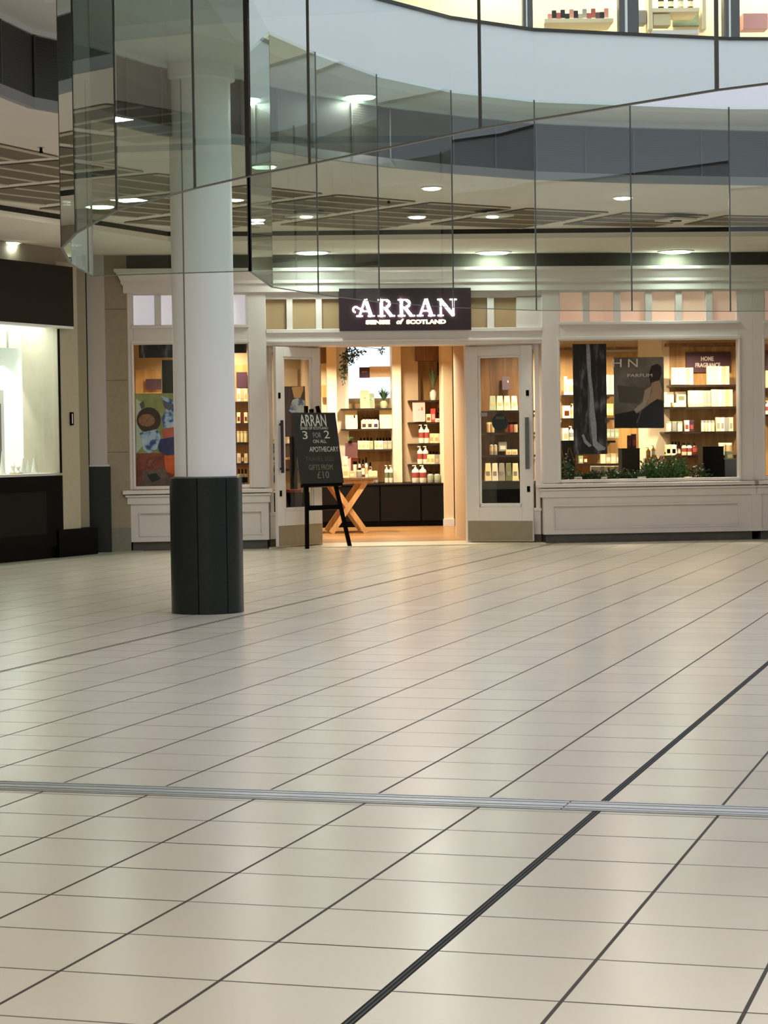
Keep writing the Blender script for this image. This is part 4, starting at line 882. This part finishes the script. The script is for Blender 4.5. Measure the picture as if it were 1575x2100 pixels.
# waterfall banner
def print_mat(name, kind):
    m = bpy.data.materials.new(name); m.use_nodes = True; nt = m.node_tree; b = nt.nodes['Principled BSDF']; L = nt.links.new
    tc = nt.nodes.new('ShaderNodeTexCoord'); mp = nt.nodes.new('ShaderNodeMapping'); n = nt.nodes.new('ShaderNodeTexNoise'); r = nt.nodes.new('ShaderNodeValToRGB')
    L(tc.outputs['Object'], mp.inputs[0]); L(mp.outputs[0], n.inputs['Vector']); L(n.outputs[0], r.inputs[0]); n.inputs['Detail'].default_value = 7; n.inputs['Scale'].default_value = 1
    cr_ = r.color_ramp
    if kind == 'rock':
        mp.inputs['Scale'].default_value = (14, 1, 4); cols = [(.40, (7, 6, 7)), (.5, (22, 20, 23)), (.57, (58, 56, 64)), (.66, (104, 104, 118))]
    elif kind == 'patch':
        mp.inputs['Scale'].default_value = (6, 1, 6); cols = [(.3, (60, 32, 30)), (.45, (150, 70, 50)), (.55, (110, 40, 34)), (.7, (180, 110, 90))]
    elif kind == 'blue':
        mp.inputs['Scale'].default_value = (7, 1, 7); cols = [(.3, (30, 34, 80)), (.45, (60, 90, 160)), (.52, (170, 200, 230)), (.7, (210, 225, 240))]
    else:
        mp.inputs['Scale'].default_value = (3, 1, 3); cols = [(.3, (74, 70, 66)), (.5, (110, 106, 100)), (.7, (140, 134, 126))]
    while len(cr_.elements) < len(cols): cr_.elements.new(.5)
    for e_, (p, c) in zip(cr_.elements, cols): e_.position = p; e_.color = (*lin(c), 1)
    L(r.outputs[0], b.inputs['Base Color']); b.inputs['Roughness'].default_value = .55; MATS[name] = m; return m
RK = print_mat('rock_print', 'rock'); GP = print_mat('grey_print', 'grey'); RP = print_mat('red_print', 'patch'); BP = print_mat('blue_print', 'blue')
def hang(x0, x1, y0, y1, d, name, m, label, cat, th=.012):
    xa, za = FA.pix(x0, y1, d); xb, zb = FA.pix(x1, y0, d); t = thing(name, label, cat, FA.w((xa+xb)/2, d, za), FA.th); w = (xb-xa)/2; h = zb-za
    MB().box(-w, w, 0, th, 0, h).build('panel', m, t); return t, w, h, (lambda x, y: (FA.X(x, d, y)-(xa+xb)/2, FA.Z(x, y, d)-za))
t, w, h, Q = hang(1177, 1243, 705, 932, .45, 'waterfall_banner', RK, 'tall dark hanging banner printed with a thin waterfall', 'banner')
FALL = mat('printed_water', (150, 152, 164), .6, noise=.2, nscale=30)
def flat(pts, y, m, par, Q, name='printed_shape'):
    q = [Q(*p) for p in pts]; return MB().prism(q, y-.001, y, 'y').build(name, m, par)
flat([(1202, 706), (1209, 706), (1211, 730), (1212, 770), (1216, 800), (1219, 840), (1223, 870), (1224, 905), (1232, 912), (1242, 918), (1240, 923), (1226, 924), (1216, 914), (1212, 880), (1208, 850), (1207, 815), (1206, 780), (1203, 740)], -.002, FALL, t, Q, 'printed_waterfall')
flat([(1207, 780), (1210, 810), (1209, 850), (1213, 885), (1212, 910), (1209, 886), (1206, 850), (1205, 800)], -.003, mat('printed_water_dim', (90, 92, 102), .6), t, Q, 'printed_stream'); flat([(1193, 892), (1197, 890), (1202, 902), (1214, 914), (1208, 917), (1198, 908)], -.002, FALL, t, Q, 'printed_stream')
MB().tube([(-w+.02, .006, h), (-w+.02, .006, 2.97-FA.Z(1200, 932, .45))], .002, 5).build('cord', STEEL, t); MB().tube([(w-.02, .006, h), (w-.02, .006, 2.97-FA.Z(1200, 932, .45))], .002, 5).build('cord', STEEL, t)
# photo poster with a figure
t, w, h, Q = hang(1260, 1361, 732, 878, .8, 'photo_poster', GP, 'grey photo poster of a seated woman seen from behind', 'poster')
for s_ in (-1, 1): MB().tube([(s_*(w-.02), .006, h-.01), (s_*(w-.02), .006, 2.97-t.location.z)], .002, 5).build('cord', STEEL, t)
SK = mat('print_skin', (176, 144, 120), .6); HR_ = mat('print_hair', (40, 32, 32), .6); NV = mat('print_dark_blue', (30, 36, 48), .6); SH = mat('print_pale_cloth', (170, 160, 146), .6, noise=.1)
flat([(1261, 850), (1300, 842), (1320, 852), (1361, 848), (1361, 878), (1261, 878)], -.002, mat('print_black', (20, 19, 20), .6), t, Q)
flat([(1337, 780), (1352, 778), (1358, 800), (1354, 825), (1357, 852), (1336, 862), (1318, 862), (1305, 868), (1312, 850), (1326, 832), (1333, 810)], -.003, SK, t, Q, 'printed_body')
flat([(1306, 868), (1316, 842), (1332, 828), (1348, 818), (1360, 822), (1361, 877), (1304, 877)], -.004, NV, t, Q, 'printed_skirt')
flat([(1334, 786), (1330, 768), (1336, 750), (1348, 746), (1356, 752), (1357, 766), (1352, 780), (1344, 782)], -.004, HR_, t, Q, 'printed_hair')
flat([(1322, 800), (1335, 792), (1338, 802), (1322, 835), (1305, 848), (1300, 840), (1318, 824)], -.003, SH, t, Q, 'printed_sleeve')
flat([(1266, 790), (1330, 796), (1310, 828), (1270, 826)], -.0015, mat('print_mid_grey', (86, 82, 76), .6), t, Q)
put_text('H N', .16, mat('white_vinyl', (235, 232, 225), .5), t, Q(1282, 750)[0], -.006, Q(1282, 753)[1], width=52/FA.ppm(1282, .8)); put_text('PARFUM', .06, MATS['white_vinyl'], t, Q(1312, 770)[0], -.006, Q(1312, 773)[1], width=52/FA.ppm(1312, .8))
# foliage, pedestals, plinths on the window floor
def bush(x0, x1, y0, yb, d, n, size, m, label, name='green_garland'):
    xa, _ = FA.pix(x0, yb, d); xb, zt2 = FA.pix(x1, y0, d); zb = ZS1-.02; t = thing(name, label, 'foliage', FA.w((xa+xb)/2, d, zb), FA.th); w = (xb-xa)/2; h = zt2-zb
    mb = MB()
    for i in range(n//12):
        cx2 = random.uniform(-w*.9, w*.9); k = random.uniform(.3, 1)
        leaves(mb, (cx2, random.uniform(-.05, .05), h*.45*k+size*.3), (.07, .07, h*.42*k), 12, size)
    mb.build('leaves', m, t); mb = MB()
    for i in range(max(3, n//60)): a = random.uniform(-w*.8, w*.8); mb.tube([(a, 0, 0), (a+random.uniform(-.05, .05), 0, h*.4), (a+random.uniform(-.1, .1), 0, h*.8)], .005, 5)
    mb.build('stems', DARKW, t); return t
bush(1180, 1250, 958, 986, .32, 420, .05, LEAFD, 'low dark green garland below the waterfall banner')
bush(1250, 1330, 954, 986, .34, 480, .05, LEAFD, 'dark green garland in the middle of right window')
bush(1316, 1365, 925, 986, .4, 700, .055, LEAF, 'bushy green foliage left of the window centre right'); bush(1362, 1412, 920, 986, .42, 700, .055, LEAF, 'tall bushy foliage below the fragrance shelves')
bush(1412, 1450, 940, 986, .45, 120, .05, LEAFD, 'thin leafy twigs at right of the foliage row'); bush(1152, 1176, 900, 986, .35, 150, .05, LEAFD, 'dark leafy plant in the left corner of window')
def plinth(x0, x1, y0, d, m, label, dep=.25):
    xa, _ = FA.pix(x0, 980, d); xb, zt2 = FA.pix(x1, y0, d); t = thing('display_plinth', label, 'plinth', FA.w((xa+xb)/2, d, ZS1-.02), FA.th); w = (xb-xa)/2; h = zt2-ZS1+.02
    MB().box(-w, w, 0, dep, 0, h).build('body', m, t, bev=.004); MB().box(-w-.004, w+.004, -.004, dep, h, h+.012).build('top', m, t); return t, w, h
MOSS = mat('dark_moss', (34, 32, 20), .9, noise=.5, nscale=40)
plinth(1276, 1312, 921, .5, MOSS, 'dark mossy plinth in the middle of the window'); plinth(1442, 1484, 917, .55, BLACK, 'black plinth below the white candle jars'); plinth(1487, 1513, 943, .5, mat('slate_box', (58, 66, 70), .5), 'slate blue box at the right end of window')
plinth(1153, 1180, 905, .62, MOSS, 'dark plinth at the left end of the window', .2)
for a in ((1287, 1295, 893, 920, .55, AMBER, PLUM, 'dark red bottle box standing on the mossy plinth'), (1296, 1305, 890, 920, .55, PLUM, REDL, 'plum bottle box right on the mossy plinth')): one('carton', *a, 'carton')
one('bottle', 1325, 1334, 918, 940, .7, mat('amber_liquid', (200, 140, 40), .2), TANB, 'golden bottle standing above the foliage', 'bottle'); one('bottle', 1336, 1344, 914, 940, .7, MATS['amber_liquid'], WHITEB, 'second golden bottle with dark cap above foliage', 'bottle')
t2 = thing('glass_shelf_riser', 'cream riser under golden bottles above foliage', 'riser', FA.w(fx(1334, .68), .66, ZS1-.02), FA.th); MB().box(-.08, .08, 0, .12, 0, FA.Z(1334, 940, .7)-ZS1+.02).build('body', CRWALL2, t2); MB().box(-.085, .085, -.004, .124, -.0, .01).build('foot', CRWALL2, t2)
for x, w2 in ((1187, 14), (1240, 10), (1318, 14), (1413, 14)):
    one('carton', x-w2/2, x+w2/2, 978, 985, .16, WHITEB, SAGEB, {1187: 'low white block at the left of window floor', 1240: 'small pale block on window floor below banner', 1318: 'pale block on window floor at the centre', 1413: 'white block on window floor under foliage'}[x], 'block')
one('carton', 1490, 1504, 925, 943, .6, SAGEB, CREAMB, 'pale textured candle box on the slate box', 'carton')
# third window: sliver
row('book', 1571, 1590, 3, 760, 795, DW, [CREAMB], 'cream carton in the sliver window top shelf', 'carton', GREENB); shelf(1566, 1640, 796, DW, 'dark shelf in the sliver window, upper one'); shelf(1566, 1640, 850, DW, 'dark shelf in the sliver window, lower one')
row('bottle', 1570, 1590, 2, 822, 850, DW, WHITEB, 'white bottle in the sliver window lower shelf', 'bottle', REDL)
rect_px(1571, 1640, 718, 758, DZ-.08, .02, 'department_sign', MATS['plum_sign'], 'plum sign cut by the right photo edge', 'sign')
# behind the right leaf
for y, n in ((843, 'upper'), (888, 'middle'), (934, 'lower')): shelf(982, 1110, y, DW, f'{n} dark shelf behind the right door leaf glass', .3)
row('pouch', 1003, 1062, 4, 812, 842, DW, [SAGEB, CREAMB, CREAMB, CREAMB], 'gift pouch on upper shelf behind right door leaf', 'gift pouch', TANB)
row('jar', 1034, 1062, 3, 866, 887, DW, [AMBER, REDL, TANB], 'small jar on middle shelf behind right door leaf', 'jar', BLACK); row('jar', 998, 1014, 2, 866, 887, DW, [TANB], 'tan jar left on middle shelf behind right leaf', 'jar', CREAMB)
row('tube', 1004, 1020, 2, 906, 933, DW, [GREYB], 'grey bottle on lower shelf behind right leaf', 'bottle', TANB); one('carton', 1023, 1039, 906, 926, DW+.05, GREYB, WHITEB, 'blue grey box on lower shelf behind right leaf', 'carton'); row('carton', 1038, 1062, 2, 922, 933, DW, [CREAMB], 'flat cream box on lower shelf behind right leaf', 'carton', TANB)
wpx(965, 1110, 0, FA.Z(1030, 988, 1.9), 1.9, 2.3, 'trim_66', mat('charcoal_unit', (40, 42, 40), .5))
row('pouch', 994, 1064, 5, 950, 987, 1.95, [CREAMB, WHITEB, GREYB, GRNL, CREAMB], 'pouch in bottom row behind right door leaf', 'gift pouch', GREYB)
one('card', 1030, 1046, 772, 800, DW+.2, PLUM, WHITEB, 'plum card with white mark behind right door glass', 'display card')
# ================================================================== LEFT DISPLAY WINDOW
wpx(266, 660, .8, 2.97, DZ-.02, DZ-.005, 'wall_display', mat('tan_panel', (176, 152, 112), .7)); wpx(280, 352, .8, FA.Z(300, 758, DZ), DZ-.04, DZ-.02, 'wall_display', ORANGEW, 'honey wood panel in the left window'); wpx(484, 512, .8, FA.Z(500, 748, DZ), DZ-.04, DZ-.02, 'wall_display', ORANGEW)
wpx(575, 612, .8, FA.Z(590, 756, DZ), DZ-.04, DZ-.02, 'wall_display', CRWALL2)
def cords(t, w, h, z0):
    for s_ in (-1, 1): MB().tube([(s_*(w-.02), .006, h-.01), (s_*(w-.02), .006, 2.97-z0)], .002, 5).build('cord', STEEL, t)
t, w, h, Q = hang(285, 360, 706, 734, .3, 'black_banner', RK, 'dark strip banner at the top of left window', 'banner'); cords(t, w, h, t.location.z); t, w, h, Q = hang(480, 505, 704, 724, .3, 'black_banner', RK, 'dark banner strip right of column in left window', 'banner'); cords(t, w, h, t.location.z)
rect_px(299, 333, 777, 799, DZ-.1, .02, 'department_sign', PLUM, 'plum sign in the left window', 'sign'); rect_px(485, 507, 763, 795, DZ-.1, .02, 'department_sign', PLUM, 'plum sign right of the column', 'sign')
t, w, h, Q = hang(333, 382, 738, 812, .6, 'framed_picture', mat('print_charcoal', (52, 54, 48), .6, noise=.4, nscale=14), 'dark grey picture with a pale edge behind the column', 'picture'); cords(t, w, h, t.location.z)
MB().box(-w-.01, -w, -.004, .02, 0, h).box(-w-.01, w, -.004, .02, -.08, 0).build('pale_edge', GREENB, t)
# large colourful poster standing in the window
t, w, h, Q = hang(278, 372, 806, 1002, .35, 'colour_poster', mat('print_lime', (150, 158, 96), .6, noise=.25, nscale=9), 'large colourful still life poster in the left window', 'poster')
flat([(279, 818), (292, 826), (296, 850), (288, 880), (300, 905), (284, 925), (279, 930)], -.002, mat('print_pale_green', (196, 214, 196), .6), t, Q)
flat([(330, 812), (350, 818), (366, 830), (366, 905), (338, 890), (332, 858), (340, 838)], -.002, BP, t, Q); flat([(334, 820), (350, 828), (356, 838), (346, 842), (336, 834)], -.003, mat('print_slate', (90, 96, 110), .6), t, Q)
q = [(305+25*math.cos(math.radians(a)), 861+26*math.sin(math.radians(a))) for a in range(0, 360, 20)]; flat(q, -.004, mat('print_dark_pot', (58, 38, 30), .6), t, Q, 'printed_pot')
q = [(301+17*math.cos(math.radians(a)), 862+13*math.sin(math.radians(a))) for a in range(0, 360, 20)]; flat(q, -.005, mat('print_bronze', (150, 108, 76), .6, noise=.4, nscale=25), t, Q, 'printed_highlight')
flat([(286, 828), (294, 822), (297, 834), (290, 840)], -.003, mat('print_grey', (80, 84, 82), .6), t, Q)
flat([(286, 888), (322, 880), (330, 896), (322, 920), (306, 930), (294, 922)], -.006, BP, t, Q, 'printed_cup'); flat([(322, 902), (366, 894), (366, 932), (344, 935), (326, 926)], -.005, mat('print_navy', (38, 46, 100), .6, noise=.4, nscale=14), t, Q)
flat([(332, 880), (366, 874), (366, 896), (336, 902)], -.0045, mat('print_coral', (190, 96, 76), .6, noise=.2), t, Q); flat([(280, 930), (366, 928), (366, 1001), (280, 1001)], -.004, RP, t, Q, 'printed_base')
flat([(336, 934), (366, 930), (366, 975), (340, 968)], -.005, mat('print_orange', (214, 96, 40), .6, noise=.2), t, Q); flat([(292, 966), (340, 960), (352, 1001), (288, 1001)], -.005, mat('print_grey_brown', (112, 90, 80), .6, noise=.35, nscale=16), t, Q)
flat([(301, 974), (320, 970), (330, 982), (312, 990)], -.006, MATS['print_black'], t, Q); MB().box(-w-.012, -w, -.004, .02, 0, h*.36).build('black_edge', BLACK, t); MB().box(-.1, .1, .01, .14, -.0, .015).build('foot', BLACK, t)
for y, n in ((868, 'upper'), (908, 'middle'), (950, 'lower')): shelf(470, 512, y, DW, f'{n} dark shelf right of the column in left window', .3)
row('carton', 486, 508, 3, 797, 823, DW, [WHITEB, TANB, CREAMB], 'top cream carton right of the column', 'carton', TANB); shelf(470, 512, 824, DW, 'highest dark shelf right of the column in left window')
row('carton', 486, 508, 3, 846, 868, DW, [CREAMB, AMBER, CREAMB], 'cream carton on upper shelf right of the column', 'carton', AMBER); row('jar', 486, 508, 3, 884, 907, DW, [CREAMB], 'cream jar on middle shelf right of the column', 'jar', TANB)
row('carton', 487, 508, 3, 930, 950, DW, [WHITEB, AMBER, CREAMB], 'small carton on lower shelf right of the column', 'carton', TANB); row('vial', 487, 508, 3, 962, 995, .7, [CREAMB, GREYB, TANB], 'bottle on the window floor right of column', 'bottle', BLACK)
# seen through the left leaf
t, w, h, Q = hang(576, 625, 792, 896, 1.5, 'cardboard_display', mat('print_dark_purple', (48, 34, 46), .6), 'purple display panel with a blond head seen through left leaf', 'display')
flat([(598, 794), (622, 792), (622, 800), (616, 816), (603, 816)], -.003, mat('print_blond', (206, 170, 120), .6), t, Q, 'printed_head'); flat([(592, 842), (600, 820), (612, 815), (625, 822), (625, 846), (598, 846)], -.004, BP, t, Q, 'printed_shirt')
MB().box(-.05, .05, .012, .03, -(FA.Z(600, 896, 1.5)-.02), 0).build('stand', BLACK, t)
rect_px(582, 618, 1004, 1036, 1.0, .3, 'red_crate', mat('red_box', (150, 40, 34), .5), 'red box low behind the left door leaf', 'box')
for y, n in ((910, 'upper'), (962, 'lower')): shelf(555, 655, y, DW, f'{n} dark shelf seen through the left door leaf')
row('tube', 590, 606, 2, 905-24, 909, DW, [WHITEB], 'white bottle on upper shelf behind left leaf', 'bottle', TANB); row('jar', 584, 602, 2, 938, 961, DW, [AMBER], 'amber jar on lower shelf behind left leaf', 'jar', TANB)
t = thing('potted_shrub', 'dark green plant squeezed between column window and left leaf', 'plant', FA.w(fx(552, 1.2), 1.2, .013), FA.th); MB().lathe([(.12, 0), (.15, .3)], 16).build('pot', REDL, t); mb = MB(); leaves(mb, (0, 0, 1.0), (.09, .09, .6), 160, .08); mb.build('leaves', LEAFD, t); MB().tube([(0, 0, .25), (0, 0, 1.5)], .012, 6).build('stem', DARKW, t)
# ================================================================== UPPER FLOOR
UF = Frame((0, 29.0), .03); ux = lambda x, y=20: UF.X(x, 0, y); uz = lambda x, y: UF.Z(x, y, 0)
st(MB().box(-3, 12, .9, 1.0, 5.0, 9), 'wall_upper', CREAMLIT, UF, 'cream back wall of the upper floor shop'); st(MB().box(-3, 12, 0, 1.0, 8.4, 8.6), 'ceiling_upper', CREAMLIT, UF)
for xx in (1.5, 3.6, 5.4): area('upper_shop_lamp', UF.w(xx, .3, 8.3), .5, 75, (1, .92, .76))
for a, b, lb in ((1068, 1088, 'first dark mullion of the upper shop front'), (1263, 1303, 'second dark mullion of the upper shop front'), (1476, 1508, 'third dark mullion of the upper shop front')):
    t = thing('shopfront_mullion', lb, 'mullion', UF.w(ux(a), -.3, 5.0), UF.th); w = ux(b)-ux(a)
    MB().box(0, w, 0, .2, 0, 3.4).build('post', mat('dark_mullion', (40, 42, 40), .4), t); MB().box(w*.3, w*.42, -.01, 0, 0, 3.4).build('bright_strip', LSTEEL, t)
def ushelf(x0, x1, y, lb, m=CREAMLIT):
    xa, xb = ux(x0), ux(x1); z = uz((x0+x1)/2, y); t = thing('wall_shelf', lb, 'shelf', UF.w(xa, .2, z), UF.th); MB().box(0, xb-xa, 0, .6, -.05, 0).build('board', m, t); MB().box(0, .04, .1, .6, -.35, -.05).build('bracket', m, t); return xa, xb, z
xa, xb, z = ushelf(1120, 1262, 32, 'cream shelf with red brown packs in the upper shop')
for i in range(14):
    m = random.choice([REDL, PLUM, GREYB, mat('pinkish_pack', (190, 130, 120), .6), BLACK]); item('book', xa+.08+(xb-xa-.1)*i/14, (xb-xa)/16, z+.001, random.uniform(.08, .16), .3, m, WHITEB, f'{(ORD+["eleventh","twelfth","thirteenth","rightmost"])[i]} pack in the long row on the upper floor shelf', 'pack', 'packs on the upper floor shelf', fr=UF)
xa, xb, z = ushelf(1338, 1440, 10, 'sloping upper shelf with dark bottles')
for i in range(4): item('vial', xa+.16+i*.13, .08, z+.001, .2, .3, random.choice([GREYB, BLACK, AMBER]), WHITEB, f'{ORD[i]} bottle on the right upper floor shelf', 'bottle', 'bottles on the upper floor shelf', fr=UF)
ushelf(1342, 1438, 56, 'low white counter shelf between upper mullions', WHITE)
def ubox(x0, x1, y0, y1, d, name, m, lb, cat):
    xa, za = UF.pix(x0, y1, d); xb, zb = UF.pix(x1, y0, d); o = MB().box(0, xb-xa, 0, (.25 if d < .8 else .05), 0, zb-za).build(name, m, None, UF.w(xa, d, za), UF.th, bev=.01); return tag(o, lb, cat)
ubox(1340, 1376, 28, 52, .25, 'storage_box', CREAMB, 'cream box on the upper counter shelf', 'box'); ubox(1380, 1438, 16, 54, .84, 'backdrop_board', mat('green_grey_panel', (108, 120, 88), .6, noise=.3), 'greenish board behind the upper counter', 'board')
ubox(1524, 1575, 26, 60, .1, 'price_board', PINKB, 'pinkish white sign board at upper right corner', 'sign'); ubox(1308, 1326, 20, 48, .3, 'waste_bin', GREYB, 'grey canister beside upper mullion', 'canister')
ubox(1330, 1338, -60, 60, .2, 'upright', CREAMLIT, 'cream upright of the upper shop shelving', 'upright'); ubox(1440, 1448, -60, 60, .2, 'upright', CREAMLIT, 'second cream upright of upper shelving', 'upright')
# balustrade on the upper floor edge
t = thing('glass_balustrade', 'clear glass balustrade on the upper floor edge', 'balustrade', Vector((*farp[2], ZF+.05)))
bp = [rampoff(p, .12) for p in farp[1:]+right_pts[:3]]
for a, b in zip(bp, bp[1:]):
    A = Vector(a)-Vector(farp[2]); B = Vector(b)-Vector(farp[2]); MB().bar((*A, .55), (*B, .55), .012, 1.1).build('glass_pane', CLEAR, t); MB().bar((*A, 1.12), (*B, 1.12), .05, .04).build('handrail', STEEL, t)
